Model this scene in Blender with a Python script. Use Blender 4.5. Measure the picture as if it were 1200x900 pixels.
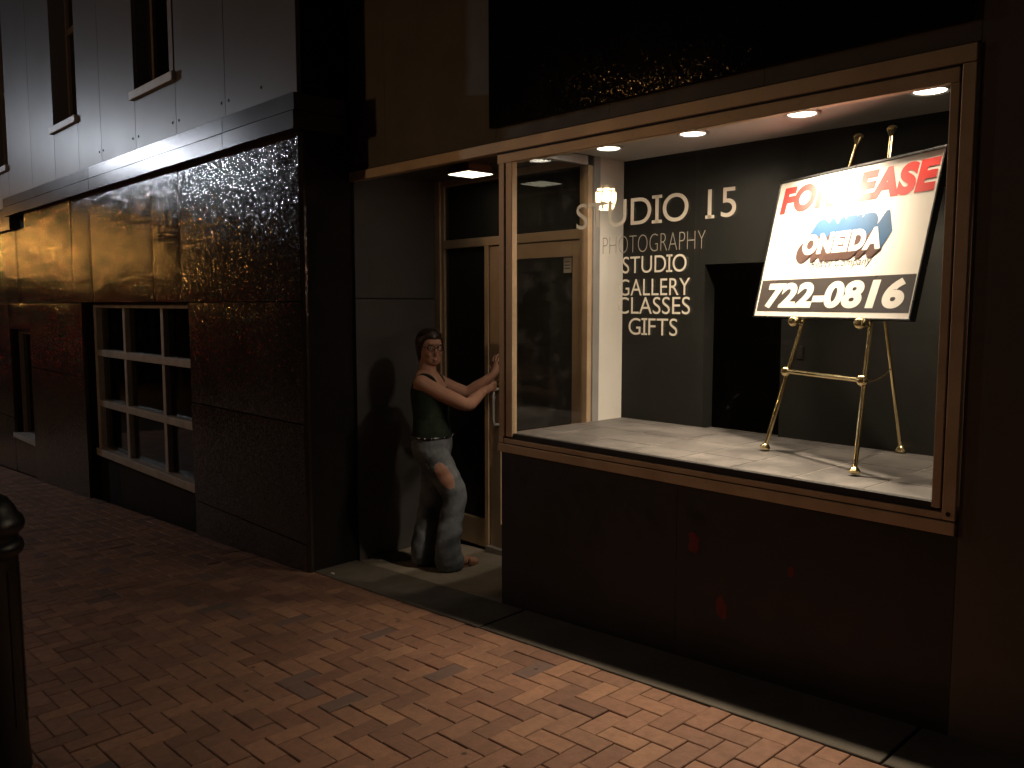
import bpy, bmesh, math, random
from mathutils import Vector, Matrix
random.seed(7)
for o in list(bpy.data.objects): bpy.data.objects.remove(o)
S = bpy.context.scene
COL = S.collection
V = Vector

# ------------------------------------------------------------------ camera
CAM = V((3.569, -3.224, 1.75)); ANG = math.radians(42.80); PIT = math.radians(5.313)
F0 = V((-math.cos(ANG), math.sin(ANG), 0)); RT = V((math.sin(ANG), math.cos(ANG), 0)); ZU = V((0, 0, 1))
FW = F0*math.cos(PIT) - ZU*math.sin(PIT); UP = F0*math.sin(PIT) + ZU*math.cos(PIT)
cd = bpy.data.cameras.new('camera'); cam = bpy.data.objects.new('camera', cd); COL.objects.link(cam)
cd.sensor_width = 36; cd.lens = 30.0; cd.clip_start = 0.02; cd.clip_end = 1500
cam.matrix_world = Matrix(((RT.x, UP.x, -FW.x, CAM.x), (RT.y, UP.y, -FW.y, CAM.y), (RT.z, UP.z, -FW.z, CAM.z), (0, 0, 0, 1)))
S.camera = cam
# ------------------------------------------------------------------ world (night sky, sun below the horizon) and exposure
w = bpy.data.worlds.new('World'); S.world = w; w.use_nodes = True
nt = w.node_tree; bg = nt.nodes['Background']
sky = nt.nodes.new('ShaderNodeTexSky'); sky.sky_type = 'NISHITA'; sky.sun_disc = False
sky.sun_elevation = math.radians(-4.0); sky.sun_rotation = math.radians(120)
nt.links.new(sky.outputs[0], bg.inputs[0]); bg.inputs[1].default_value = 0.15
S.view_settings.view_transform = 'Standard'; S.view_settings.look = 'None'
S.view_settings.exposure = 0.0; S.view_settings.gamma = 1.0
S.cycles.use_denoising = True
S.cycles.max_bounces = 8; S.cycles.transparent_max_bounces = 16
S.cycles.sample_clamp_indirect = 6.0
S.cycles.caustics_reflective = False; S.cycles.caustics_refractive = False

# ------------------------------------------------------------------ materials
class NT:
    def __init__(s, name):
        s.m = bpy.data.materials.new(name); s.m.use_nodes = True; s.t = s.m.node_tree
        s.p = s.t.nodes['Principled BSDF']; s.out = s.t.nodes['Material Output']
    def n(s, typ, **kw):
        x = s.t.nodes.new(typ)
        for k, v in kw.items(): setattr(x, k, v)
        return x
    def l(s, a, b): s.t.links.new(a, b)
    def coord(s, which='Object'): return s.n('ShaderNodeTexCoord').outputs[which]
    def pos(s): return s.n('ShaderNodeNewGeometry').outputs['Position']
    def noise(s, scale, detail=4, rough=.55, co=None, dist=0):
        x = s.n('ShaderNodeTexNoise'); x.inputs['Scale'].default_value = scale; x.inputs['Detail'].default_value = detail
        x.inputs['Roughness'].default_value = rough; x.inputs['Distortion'].default_value = dist
        s.l(co if co else s.pos(), x.inputs['Vector']); return x.outputs['Fac']
    def ramp(s, fac, stops):
        x = s.n('ShaderNodeValToRGB'); e = x.color_ramp.elements
        while len(e) < len(stops): e.new(0.5)
        for i, (p, c) in enumerate(stops):
            e[i].position = p; e[i].color = tuple(c) + (1,) if len(c) == 3 else c
        s.l(fac, x.inputs[0]); return x.outputs[0]
    def mix(s, fac, a, b, typ='MIX'):
        x = s.n('ShaderNodeMix', data_type='RGBA', blend_type=typ)
        for sock, v in ((x.inputs[0], fac), (x.inputs[6], a), (x.inputs[7], b)):
            if hasattr(v, 'is_linked'): s.l(v, sock)
            else: sock.default_value = v if isinstance(v, (int, float)) else tuple(v) + (1,)
        return x.outputs[2]
    def math(s, op, a, b=0.0):
        x = s.n('ShaderNodeMath', operation=op)
        for sock, v in ((x.inputs[0], a), (x.inputs[1], b)):
            if hasattr(v, 'is_linked'): s.l(v, sock)
            else: sock.default_value = v
        return x.outputs[0]
    def bump(s, h, strength, dist=.01):
        x = s.n('ShaderNodeBump'); x.inputs['Strength'].default_value = strength; x.inputs['Distance'].default_value = dist
        s.l(h, x.inputs['Height']); s.l(x.outputs[0], s.p.inputs['Normal']); return x
    def set(s, **kw):
        for k, v in kw.items():
            sock = s.p.inputs[k.replace('_', ' ')]
            if hasattr(v, 'is_linked'): s.l(v, sock)
            else: sock.default_value = (tuple(v) + (1,) if isinstance(v, (tuple, list)) and len(v) == 3 else v)
        return s

def plain(name, col, rough=.5, metal=0.0, var=.15, scale=8, bump=0.0, bscale=60, spec=.5):
    m = NT(name); n = m.noise(scale, 5)
    lo = [c*(1-var) for c in col]; hi = [min(1, c*(1+var)) for c in col]
    m.set(Base_Color=m.ramp(n, [(.3, lo), (.7, hi)]), Metallic=metal, Specular_IOR_Level=spec)
    r = m.noise(scale*2.3, 4); m.set(Roughness=m.ramp(r, [(.3, [max(.02, rough*(1-var))]*3), (.7, [min(1, rough*(1+var))]*3)]))
    if bump: m.bump(m.noise(bscale, 4), bump, .004)
    return m.m

def emit(name, col, strength):
    m = NT(name); m.set(Base_Color=(.8, .8, .8), Emission_Color=col, Emission_Strength=strength); return m.m

def thin_glass(name, tint=(1, 1, 1), dirt=.03, film=.002):
    m = NT(name); g = m.n('ShaderNodeNewGeometry')
    d = m.n('ShaderNodeVectorMath', operation='DOT_PRODUCT'); m.l(g.outputs['Normal'], d.inputs[0]); m.l(g.outputs['Incoming'], d.inputs[1])
    c = m.math('SUBTRACT', 1.0, m.math('ABSOLUTE', d.outputs['Value']))
    fr = m.math('ADD', m.math('MULTIPLY', m.math('POWER', c, 5.0), .96), .04)
    tr = m.n('ShaderNodeBsdfTransparent'); tr.inputs[0].default_value = tint + (1,)
    gl = m.n('ShaderNodeBsdfGlossy'); gl.inputs['Roughness'].default_value = .0
    df = m.n('ShaderNodeBsdfDiffuse'); df.inputs[0].default_value = (.7, .66, .6, 1)
    mx = m.n('ShaderNodeMixShader'); m.l(fr, mx.inputs[0]); m.l(tr.outputs[0], mx.inputs[1]); m.l(gl.outputs[0], mx.inputs[2])
    # specks of dust and smears on the pane
    vo = m.n('ShaderNodeTexVoronoi'); vo.inputs['Scale'].default_value = 38; m.l(m.pos(), vo.inputs['Vector'])
    sp = m.math('MULTIPLY', m.math('LESS_THAN', vo.outputs['Distance'], .05), m.ramp(m.noise(3.1, 3, .6), [(.56, (0, 0, 0)), (.66, (1, 1, 1))]))
    sm = m.ramp(m.noise(5, 6, .7), [(.52, (0, 0, 0)), (.8, (1, 1, 1))])
    dd = m.math('ADD', m.math('ADD', m.math('MULTIPLY', sp, .35), film), m.math('MULTIPLY', sm, dirt))
    m2 = m.n('ShaderNodeMixShader'); m.l(dd, m2.inputs[0]); m.l(mx.outputs[0], m2.inputs[1]); m.l(df.outputs[0], m2.inputs[2])
    m.l(m2.outputs[0], m.out.inputs['Surface']); return m.m

M = {}
def brick_mat():
    m = NT('brick_paver'); a = m.n('ShaderNodeAttribute', attribute_name='tone'); tone = a.outputs['Fac']
    base = m.ramp(tone, [(0, (.165, .082, .054)), (.22, (.21, .105, .068)), (.5, (.27, .138, .085)), (.76, (.34, .18, .105)), (.84, (.16, .092, .072)), (1, (.125, .088, .078))])
    n1 = m.noise(22, 6, .6); n2 = m.noise(140, 5, .7); n3 = m.noise(2.2, 4, .6)
    c = m.mix(m.ramp(n1, [(.35, (0, 0, 0)), (.7, (.35, .35, .35))]), base, (.10, .06, .045))
    c = m.mix(m.ramp(n2, [(.58, (0, 0, 0)), (.72, (.6, .6, .6))]), c, (.06, .042, .035))
    c = m.mix(m.ramp(n3, [(.45, (0, 0, 0)), (.75, (.35, .35, .35))]), c, (.09, .065, .05))
    m.set(Base_Color=c, Roughness=m.ramp(n1, [(.3, (.6,)*3), (.7, (.85,)*3)]), Specular_IOR_Level=.35)
    gv = m.n('ShaderNodeTexVoronoi'); gv.inputs['Scale'].default_value = 4.2; m.l(m.pos(), gv.inputs['Vector'])
    c = m.mix(m.ramp(gv.outputs['Distance'], [(.045, (.75,)*3), (.06, (0, 0, 0))]), c, (.02, .017, .016))     # trodden gum
    m.set(Base_Color=c)
    m.bump(m.math('ADD', m.math('MULTIPLY', n2, .5), m.noise(45, 5, .6)), .5, .004); return m.m
M['brick'] = brick_mat()
def concrete(name, col):
    m = NT(name); n1 = m.noise(3, 6, .65); n2 = m.noise(170, 4, .7); n3 = m.noise(14, 5, .6)
    c = m.ramp(n1, [(.3, [x*.68 for x in col]), (.7, [x*1.15 for x in col])])
    c = m.mix(m.ramp(n2, [(.55, (0, 0, 0)), (.75, (.5,)*3)]), c, [x*.45 for x in col])
    c = m.mix(m.ramp(n3, [(.55, (0, 0, 0)), (.8, (.5,)*3)]), c, [x*.5 for x in col])
    m.set(Base_Color=c, Roughness=.85, Specular_IOR_Level=.3); m.bump(m.math('ADD', n2, n3), .45, .004); return m.m
M['concrete'] = concrete('worn_shaded_concrete', (.12, .105, .085))  # darkened: the shadow lying on the strip is put into this colour
M['landing'] = concrete('lit_landing_concrete', (.25, .215, .17))  # lighter copy of the strip concrete, lamp light put into the colour
M['asphalt'] = concrete('asphalt', (.05, .05, .052))
M['sand'] = concrete('joint_sand', (.03, .024, .02))
def pebbled(name, col, metal, rough, scale, k, spec=.5):
    """stucco-embossed metal: every grain tilts the surface a little, so it glints"""
    m = NT(name); n2 = m.noise(2.2, 5, .6); acc = None
    for sc, kk in ((scale, k), (scale*1.9, k*.8)):
        vo = m.n('ShaderNodeTexVoronoi'); vo.inputs['Scale'].default_value = sc; m.l(m.pos(), vo.inputs['Vector'])
        sub = m.n('ShaderNodeVectorMath', operation='SUBTRACT'); m.l(vo.outputs['Color'], sub.inputs[0]); sub.inputs[1].default_value = (.5, .5, .5)
        scl = m.n('ShaderNodeVectorMath', operation='SCALE'); m.l(sub.outputs[0], scl.inputs[0]); scl.inputs['Scale'].default_value = kk
        ad = m.n('ShaderNodeVectorMath', operation='ADD'); m.l(scl.outputs[0], ad.inputs[0])
        m.l(acc if acc else m.n('ShaderNodeNewGeometry').outputs['Normal'], ad.inputs[1]); acc = ad.outputs[0]
    nm = m.n('ShaderNodeVectorMath', operation='NORMALIZE'); m.l(acc, nm.inputs[0]); m.l(nm.outputs[0], m.p.inputs['Normal'])
    m.set(Base_Color=m.ramp(n2, [(.3, [c*.7 for c in col]), (.7, [c*1.25 for c in col])]), Metallic=metal, Specular_IOR_Level=spec,
          Roughness=m.ramp(n2, [(.3, (rough*.85,)*3), (.7, (rough*1.2,)*3)])); return m.m
M['panel_brown'] = pebbled('pebbled_bronze_panel', (.06, .047, .042), .4, .12, 90, .16)
M['panel_gloss'] = pebbled('pebbled_gloss_fascia', (.006, .0045, .004), .0, .09, 105, .06)
M['clad'] = plain('grey_cladding', (.17, .155, .16), .36, .3, .05, 1.2)
M['ledge'] = plain('ledge_metal', (.13, .12, .125), .24, .7, .06, 2)
M['wall'] = plain('brown_wall_panel', (.10, .075, .056), .55, 0, .14, 3.5, .08, 120)
M['wall_dark'] = plain('dark_base_panel', (.022, .017, .0155), .5, 0, .18, 4, .06, 110)
M['recess'] = plain('grey_recess_panel', (.075, .068, .068), .55, 0, .12, 3, .08, 110)
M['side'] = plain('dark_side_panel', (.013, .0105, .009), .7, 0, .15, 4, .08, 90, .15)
M['soffit'] = plain('dark_soffit', (.05, .043, .04), .35, 0, .12, 4)
def brass_frame():
    m = NT('anodised_frame'); n = m.noise(6, 5, .6); n2 = m.noise(55, 5, .7)
    c = m.ramp(n, [(.3, (.52, .375, .24)), (.7, (.64, .48, .325))])
    c = m.mix(m.ramp(n2, [(.6, (0, 0, 0)), (.8, (.7,)*3)]), c, (.13, .085, .05))
    m.set(Base_Color=c, Metallic=.35, Roughness=m.ramp(n, [(.3, (.38,)*3), (.7, (.55,)*3)])); m.bump(n2, .12, .003); return m.m
M['frame'] = brass_frame()
M['gasket'] = plain('black_gasket', (.015, .012, .011), .6)
M['glass'] = thin_glass('window_glass', (.97, .975, .965), .025)
M['glass_door'] = thin_glass('door_glass', (.62, .63, .60), .02, .035)
M['glass_old'] = thin_glass('old_window_glass', (.6, .6, .58), .02)
M['white_wall'] = plain('white_wall_paint', (.74, .71, .66), .6, 0, .04, 3)
M['ceiling'] = plain('white_ceiling', (.46, .45, .435), .7, 0, .04, 3)
M['back_wall'] = plain('charcoal_wall_paint', (.0105, .0106, .0092), .6, 0, .15, 3, .06, 70, .25)
M['alu'] = plain('aluminium_strip', (.42, .41, .40), .4, .4, .1, 6)
def slate():
    m = NT('slate_tile'); n1 = m.noise(3.2, 7, .68, None, .6); n2 = m.noise(60, 5, .7); a = m.n('ShaderNodeObjectInfo').outputs['Random']
    c = m.ramp(n1, [(.3, (.05, .047, .046)), (.48, (.085, .078, .074)), (.72, (.155, .142, .132))])
    c = m.mix(m.math('MULTIPLY', a, .35), c, (.10, .092, .09))
    c = m.mix(m.ramp(n2, [(.58, (0, 0, 0)), (.75, (.4,)*3)]), c, (.08, .075, .072))
    m.set(Base_Color=c, Roughness=m.ramp(n1, [(.3, (.42,)*3), (.7, (.6,)*3)])); m.bump(m.math('ADD', n1, n2), .25, .004); return m.m
M['slate'] = slate()
M['grout'] = plain('pale_grout', (.34, .30, .27), .9)
def brass():
    m = NT('polished_brass'); n = m.noise(30, 4)
    m.set(Base_Color=m.ramp(n, [(.3, (.72, .58, .30)), (.7, (.86, .72, .42))]), Metallic=1.0, Roughness=m.ramp(n, [(.3, (.12,)*3), (.7, (.22,)*3)])); return m.m
M['brass'] = brass()
M['paper'] = plain('white_sign_board', (.78, .74, .68), .3, 0, .02, 4)
M['ink_red'] = plain('red_print', (.62, .045, .04), .3, 0, .05, 6)
M['ink_blue'] = plain('blue_print', (.04, .10, .20), .3, 0, .08, 6)
M['ink_brown'] = plain('brown_print', (.085, .048, .04), .3, 0, .08, 6)
M['ink_black'] = plain('black_print', (.055, .046, .043), .3, 0, .1, 6)  # black lifted towards grey, glare haze over the number band included
for k_ in ('paper', 'ink_red', 'ink_blue', 'ink_brown', 'ink_black'):
    p_ = M[k_].node_tree.nodes['Principled BSDF']; p_.inputs['Coat Weight'].default_value = 1.0; p_.inputs['Coat Roughness'].default_value = .22
M['black_plastic'] = plain('black_plastic', (.012, .012, .012), .3)
M['black_iron'] = plain('black_painted_iron', (.012, .012, .013), .38, .0, .2, 9, .15, 60)
M['muntin'] = plain('worn_cream_paint', (.36, .32, .285), .55, 0, .16, 9, .1, 60)
M['sill'] = plain('pale_window_sill', (.55, .54, .54), .4, .1, .08, 8)
M['sash'] = plain('brown_sash', (.20, .155, .13), .5, 0, .12, 8)
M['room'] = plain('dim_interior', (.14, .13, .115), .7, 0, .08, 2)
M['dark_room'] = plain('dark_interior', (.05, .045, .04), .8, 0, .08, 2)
M['bronze'] = plain('bronze_fixture', (.26, .14, .08), .4, .5, .12, 9)
M['red_spot'] = plain('red_paint_spot', (.14, .008, .008), .5, 0, .25, 25)
M['trim_grey'] = plain('downlight_trim', (.5, .48, .45), .35, .2, .05, 9)
def vinyl(name, col):
    m = NT(name); m.set(Base_Color=col, Roughness=.55)
    t = m.n('ShaderNodeBsdfTranslucent'); t.inputs[0].default_value = col + (1,)
    x = m.n('ShaderNodeMixShader'); x.inputs[0].default_value = .42
    m.l(m.p.outputs[0], x.inputs[1]); m.l(t.outputs[0], x.inputs[2]); m.l(x.outputs[0], m.out.inputs['Surface']); return m.m
M['vinyl'] = vinyl('cream_vinyl', (.60, .555, .475)); M['vinyl_dim'] = vinyl('darker_cream_vinyl', (.30, .275, .235))  # second vinyl is a darker cream for PHOTOGRAPHY

# ------------------------------------------------------------------ mesh helpers
class MB:
    def __init__(s): s.v = []; s.f = []
    def add(s, vs, fs):
        b = len(s.v); s.v += [V(x) for x in vs]; s.f += [tuple(b+i for i in q) for q in fs]; return s
    def box(s, x0, x1, y0, y1, z0, z1):
        return s.add([(x0, y0, z0), (x1, y0, z0), (x1, y1, z0), (x0, y1, z0), (x0, y0, z1), (x1, y0, z1), (x1, y1, z1), (x0, y1, z1)],
                     [(0, 3, 2, 1), (4, 5, 6, 7), (0, 1, 5, 4), (1, 2, 6, 5), (2, 3, 7, 6), (3, 0, 4, 7)])
    def prism(s, poly, axis, a0, a1):     # poly in the two other axes, extruded along axis
        n = len(poly); vs = []
        for a in (a0, a1):
            for p in poly:
                q = list(p); q.insert(axis, a); vs.append(q)
        return s.add(vs, [tuple(range(n))[::-1], tuple(range(n, 2*n))] + [(i, (i+1) % n, n+(i+1) % n, n+i) for i in range(n)])
    def tube(s, pts, rad, seg=12, caps=True, sx=None):
        pts = [V(p) for p in pts]; n = len(pts); rad = rad if isinstance(rad, (list, tuple)) else [rad]*n; vs = []; fs = []
        prev = None
        for i, p in enumerate(pts):
            t = (pts[min(i+1, n-1)]-pts[max(i-1, 0)]).normalized()
            if prev is None:
                a = V((0, 0, 1)) if abs(t.z) < .9 else V((1, 0, 0)); u = t.cross(a).normalized()
            else: u = (prev - t*prev.dot(t)).normalized()
            prev = u; q = t.cross(u)
            for k in range(seg):
                an = 2*math.pi*k/seg; vs.append(p+(u*math.cos(an)+q*math.sin(an))*rad[i])
        for i in range(n-1):
            for k in range(seg):
                fs.append((i*seg+k, i*seg+(k+1) % seg, (i+1)*seg+(k+1) % seg, (i+1)*seg+k))
        if caps: fs += [tuple(range(seg))[::-1], tuple((n-1)*seg+k for k in range(seg))]
        return s.add(vs, fs)
    def lathe(s, prof, seg=24, o=(0, 0, 0), ax=None):   # profile (r, h) about a vertical axis (or axis ax) through o
        o = V(o); vs = []; fs = []; n = len(prof)
        az = V(ax).normalized() if ax is not None else V((0, 0, 1))
        a = V((1, 0, 0)) if abs(az.x) < .9 else V((0, 1, 0)); u = az.cross(a).normalized(); q = az.cross(u)
        for r, h in prof:
            for k in range(seg):
                an = 2*math.pi*k/seg; vs.append(o+az*h+(u*math.cos(an)+q*math.sin(an))*r)
        for i in range(n-1):
            for k in range(seg): fs.append((i*seg+k, i*seg+(k+1) % seg, (i+1)*seg+(k+1) % seg, (i+1)*seg+k))
        fs += [tuple(range(seg))[::-1], tuple((n-1)*seg+k for k in range(seg))]
        return s.add(vs, fs)
    def ball(s, c, r, seg=14, rings=9, sc=(1, 1, 1)):
        vs = []; fs = []
        for i in range(rings+1):
            th = math.pi*i/rings
            for k in range(seg):
                ph = 2*math.pi*k/seg
                vs.append((c[0]+r*sc[0]*math.sin(th)*math.cos(ph), c[1]+r*sc[1]*math.sin(th)*math.sin(ph), c[2]+r*sc[2]*math.cos(th)))
        for i in range(rings):
            for k in range(seg): fs.append((i*seg+k, (i+1)*seg+k, (i+1)*seg+(k+1) % seg, i*seg+(k+1) % seg))
        return s.add(vs, fs)
    def mesh(s, name, smooth=False):
        me = bpy.data.meshes.new(name); me.from_pydata([tuple(v) for v in s.v], [], s.f)
        bm = bmesh.new(); bm.from_mesh(me); bmesh.ops.remove_doubles(bm, verts=bm.verts, dist=1e-6)
        bmesh.ops.dissolve_degenerate(bm, edges=bm.edges, dist=1e-7)
        bmesh.ops.recalc_face_normals(bm, faces=bm.faces); bm.to_mesh(me); bm.free()
        if smooth:
            for p in me.polygons: p.use_smooth = True
        return me
    def build(s, name, mat, parent=None, smooth=False, bevel=0, seg=2):
        me = s.mesh(name, smooth); o = bpy.data.objects.new(name, me); COL.objects.link(o)
        me.materials.append(M[mat] if isinstance(mat, str) else mat)
        if parent: o.parent = parent; o.matrix_parent_inverse = Matrix.Identity(4); o.matrix_parent_inverse = inv_world(parent)
        if bevel:
            b = o.modifiers.new('bevel', 'BEVEL'); b.width = bevel; b.segments = seg; b.limit_method = 'ANGLE'; b.angle_limit = math.radians(40)
        if smooth:
            try: me.set_sharp_from_angle(angle=math.radians(42))
            except Exception: pass
        return o
WM = {}
def inv_world(p):
    m = p.matrix_basis.copy() if p.parent is None else None
    if m is None:
        m = p.matrix_parent_inverse @ p.matrix_basis; q = p.parent
        m = world(p)
    return m.inverted()
def world(o):
    if o.parent is None: return o.matrix_basis.copy()
    return world(o.parent) @ o.matrix_parent_inverse @ o.matrix_basis
def tag(o, label=None, cat=None, group=None, kind=None):
    if label: o['label'] = label
    if cat: o['category'] = cat
    if group: o['group'] = group
    if kind: o['kind'] = kind
    return o
def empty(name, loc, label, cat, group=None):
    o = bpy.data.objects.new(name, None); COL.objects.link(o); o.location = loc; o.empty_display_size = .1
    return tag(o, label, cat, group)
def box(name, mat, parent, *b, bevel=0): return MB().box(*b).build(name, mat, parent, bevel=bevel)

def text_shape(body, w, h, offset=0.0, shear=0.0, spacing=1.0):
    """flat outline of a word fitted to w x h, as (verts 2D, faces)"""
    c = bpy.data.curves.new('t', 'FONT'); c.body = body; c.size = 1; c.shear = shear; c.offset = offset
    c.space_character = spacing; c.fill_mode = 'FRONT'; c.resolution_u = 6
    o = bpy.data.objects.new('t', c); COL.objects.link(o); bpy.context.view_layer.update()
    me = bpy.data.meshes.new_from_object(o.evaluated_get(bpy.context.evaluated_depsgraph_get()))
    vs = [v.co.copy() for v in me.vertices]; fs = [tuple(p.vertices) for p in me.polygons]
    bpy.data.objects.remove(o); bpy.data.meshes.remove(me)
    x0 = min(v.x for v in vs); x1 = max(v.x for v in vs); y0 = min(v.y for v in vs); y1 = max(v.y for v in vs)
    return [((v.x-x0)/(x1-x0)*w, (v.y-y0)/(y1-y0)*h) for v in vs], fs

GS = .058
def gz(x, y=-.355): return GS*x + .02 + .02*(y+.355)

# ------------------------------------------------------------------ ground, road, pavement
g = MB(); g.add([(-260, -160, gz(-260)-.30), (120, -160, gz(120)-.30), (120, 120, gz(120)-.30), (-260, 120, gz(-260)-.30)], [(0, 1, 2, 3)])
tag(g.build('ground', 'asphalt'), kind='structure')
YK = -6.5
rd = MB(); rd.add([(-200, YK-11, gz(-200)-.27), (60, YK-11, gz(60)-.27), (60, YK-.15, gz(60)-.27), (-200, YK-.15, gz(-200)-.27)], [(0, 1, 2, 3)])
tag(rd.build('road', 'asphalt'), kind='structure')
kb = MB(); kb.add([(-60, YK-.16, gz(-60)-.5), (20, YK-.16, gz(20)-.5), (20, YK, gz(20)-.5), (-60, YK, gz(-60)-.5),
                   (-60, YK-.16, gz(-60, YK)), (20, YK-.16, gz(20, YK)), (20, YK, gz(20, YK)), (-60, YK, gz(-60, YK))],
                  [(0, 3, 2, 1), (4, 5, 6, 7), (0, 1, 5, 4), (1, 2, 6, 5), (2, 3, 7, 6), (3, 0, 4, 7)])
tag(kb.build('kerb', 'concrete', bevel=.015), kind='structure')

YB = -.355    # brick field starts here
bed = MB(); bed.add([(-60, YK, gz(-60, YK)-.008), (20, YK, gz(20, YK)-.008), (20, YB, gz(20, YB)-.008), (-60, YB, gz(-60, YB)-.008)], [(0, 1, 2, 3)])
pave = tag(bed.build('brick_pavement', 'sand'), kind='structure')
B = .098; JT = .002
def brick_geo(lx, ly, tone, jit=0.0):
    hx, hy, c, d = lx/2-JT, ly/2-JT, .003, .05
    vs = []
    for (ax, ay, az) in ((hx, hy, -d), (hx, hy, -c), (hx-c, hy-c, 0)):
        for sx, sy in ((-1, -1), (1, -1), (1, 1), (-1, 1)): vs.append((sx*ax, sy*ay, az))
    fs = [(8, 9, 10, 11)] + [(i, (i+1) % 4, 4+(i+1) % 4, 4+i) for i in range(4)] + [(4+i, 4+(i+1) % 4, 8+(i+1) % 4, 8+i) for i in range(4)]
    return vs, fs
def tone_attr(me, tones):
    a = me.attributes.new('tone', 'FLOAT', 'FACE')
    for i, t in enumerate(tones): a.data[i].value = t
tilt = Matrix(((1, 0, 0), (0, 1, 0), (GS, .02, 1))).to_4x4()
bricks = []
rb = random.Random(11)
for iy in range(1, 63):
    for ix in range(-150, 70):
        d = (ix + iy) % 4     # rows counted away from the wall
        x0 = ix*B; y1 = YB-(iy-1)*B
        if d == 0: bricks.append((x0+B, y1-B/2, 2*B, B))
        elif d == 2:          # upright brick: this cell and the next row out
            bricks.append((x0+B/2, y1-B, B, 2*B))
        elif d == 3 and iy == 1: bricks.append((x0+B/2, y1-B/2, B, B))
def proj(p):
    q = V(p)-CAM; wz = q.dot(FW)
    return (600+1000*q.dot(RT)/wz, 450-1000*q.dot(UP)/wz, wz) if wz > .1 else None
def brick_tone():
    r = rb.random()
    return rb.uniform(.80, 1) if r < .055 else rb.betavariate(2.2, 2)*.76
ranked = []
for b in bricks:
    p = proj((b[0], b[1], gz(b[0], b[1]))); s = 0
    if p and -20 < p[0] < 1220 and p[1] < 925: s = b[2]*b[3]/(p[2]**3)
    ranked.append((s, b))
ranked.sort(key=lambda t: -t[0])
lib = {}
for i, (s, b) in enumerate(ranked[:300]):
    tn = round(brick_tone()*11)/11; key = (round(b[2], 4), round(b[3], 4), tn)
    if key not in lib:
        vs, fs = brick_geo(b[2], b[3], tn); m_ = MB().add(vs, fs).mesh('brick'); m_.materials.append(M['brick']); tone_attr(m_, [tn]*len(m_.polygons)); lib[key] = m_
    o = bpy.data.objects.new('brick', lib[key]); COL.objects.link(o); o.parent = pave
    rx, ry = rb.gauss(0, .006), rb.gauss(0, .006)
    o.matrix_basis = Matrix.Translation((b[0], b[1], gz(b[0], b[1])+rb.gauss(0, .0012))) @ Matrix.Rotation(rb.gauss(0, .006), 4, 'Z') @ Matrix.Rotation(rx-math.atan(GS)*0+.02, 4, 'X') @ Matrix.Rotation(ry-math.atan(GS), 4, 'Y')
rest = MB(); tones = []
for s, b in ranked[300:]:
    vs, fs = brick_geo(b[2], b[3], 0); c0, c1 = rb.gauss(0, .006), rb.gauss(0, .006); dz = rb.gauss(0, .0012)
    rest.v += [V((b[0]+v[0], b[1]+v[1], gz(b[0]+v[0], b[1]+v[1])+v[2]+dz+c0*v[0]+c1*v[1])) for v in vs]
    n0 = len(rest.v)-len(vs); rest.f += [tuple(n0+i for i in q) for q in fs]; tones += [brick_tone()]*len(fs)
me = bpy.data.meshes.new('brick_field'); me.from_pydata([tuple(v) for v in rest.v], [], rest.f); me.materials.append(M['brick']); tone_attr(me, tones)
o = bpy.data.objects.new('brick_field', me); COL.objects.link(o); o.parent = pave; tag(o, kind='stuff')

strip = MB()
def slab(m, x0, x1, y0, y1, zf, th=.12):
    vs = [(x, y, zf(x, y)+dz) for dz in (-th, 0) for x, y in ((x0, y0), (x1, y0), (x1, y1), (x0, y1))]
    return m.add(vs, [(0, 3, 2, 1), (4, 5, 6, 7), (0, 1, 5, 4), (1, 2, 6, 5), (2, 3, 7, 6), (3, 0, 4, 7)])
zs = lambda x, y: gz(x)+.004 + .012*(y+.355)/.355
slab(strip, -1.53, 6.5, -.345, .05, lambda x, y: zs(x, y)-.012)
strip_o = tag(strip.build('concrete_strip', 'sand'), kind='structure')
for x0, x1 in ((-1.525, .205), (.215, 2.355), (2.365, 4.4), (4.41, 6.5)):
    slab(MB(), x0, x1, YB+.004, -.012, zs).build('slab', 'concrete', strip_o, bevel=.006)
zl = lambda x, y: gz(x)+.006 + .03*y/.7
land = slab(MB(), -1.5, -.003, .004, .72, zl).build('entry_landing', 'landing', bevel=.006); tag(land, kind='structure')

# ------------------------------------------------------------------ the studio building
st = empty('studio_building', (0, .5, 0), 'dark brown shop building with lit display window and recessed entrance', 'building')
TOPZ = 6.5
# cladding panels of the wall above and beside the window
def pan(mat, x0, x1, z0, z1, y0=0.0, th=.05, name='wall_panel', par=st): return box(name, mat, par, x0+.0006, x1-.0006, y0, y0+th, z0, z1, bevel=.0008)
pan('wall', -1.53, -1.12, 2.65, TOPZ); pan('wall', -1.12, -.05, 2.65, TOPZ)
pan('wall', -.05, .78, 2.65, 3.2); pan('wall', .78, 1.62, 2.65, 3.2); pan('wall', 1.62, 2.45, 2.65, 3.2); pan('wall', -.05, 2.45, 3.2, TOPZ)
pan('wall', 2.45, 3.65, -.6, TOPZ); pan('wall', 3.65, 4.85, -.6, TOPZ); pan('wall', 4.85, 6.5, -.6, TOPZ)
pan('wall_dark', 0, 1.222, -.6, .918); pan('wall_dark', 1.222, 2.45, -.6, .918)
box('wall', 'wall_dark', st, .003, .06, .052, .70, -.6, .985)            # side of the base wall along the entry
box('wall', 'dark_room', st, -1.6, 6.5, 5.2, 5.3, -.6, TOPZ)
box('wall', 'dark_room', st, 4.6, 4.7, .06, 5.2, -.6, TOPZ)
box('roof', 'wall', st, -1.6, 6.5, .06, 5.2, TOPZ-.2, TOPZ-.05)
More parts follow.
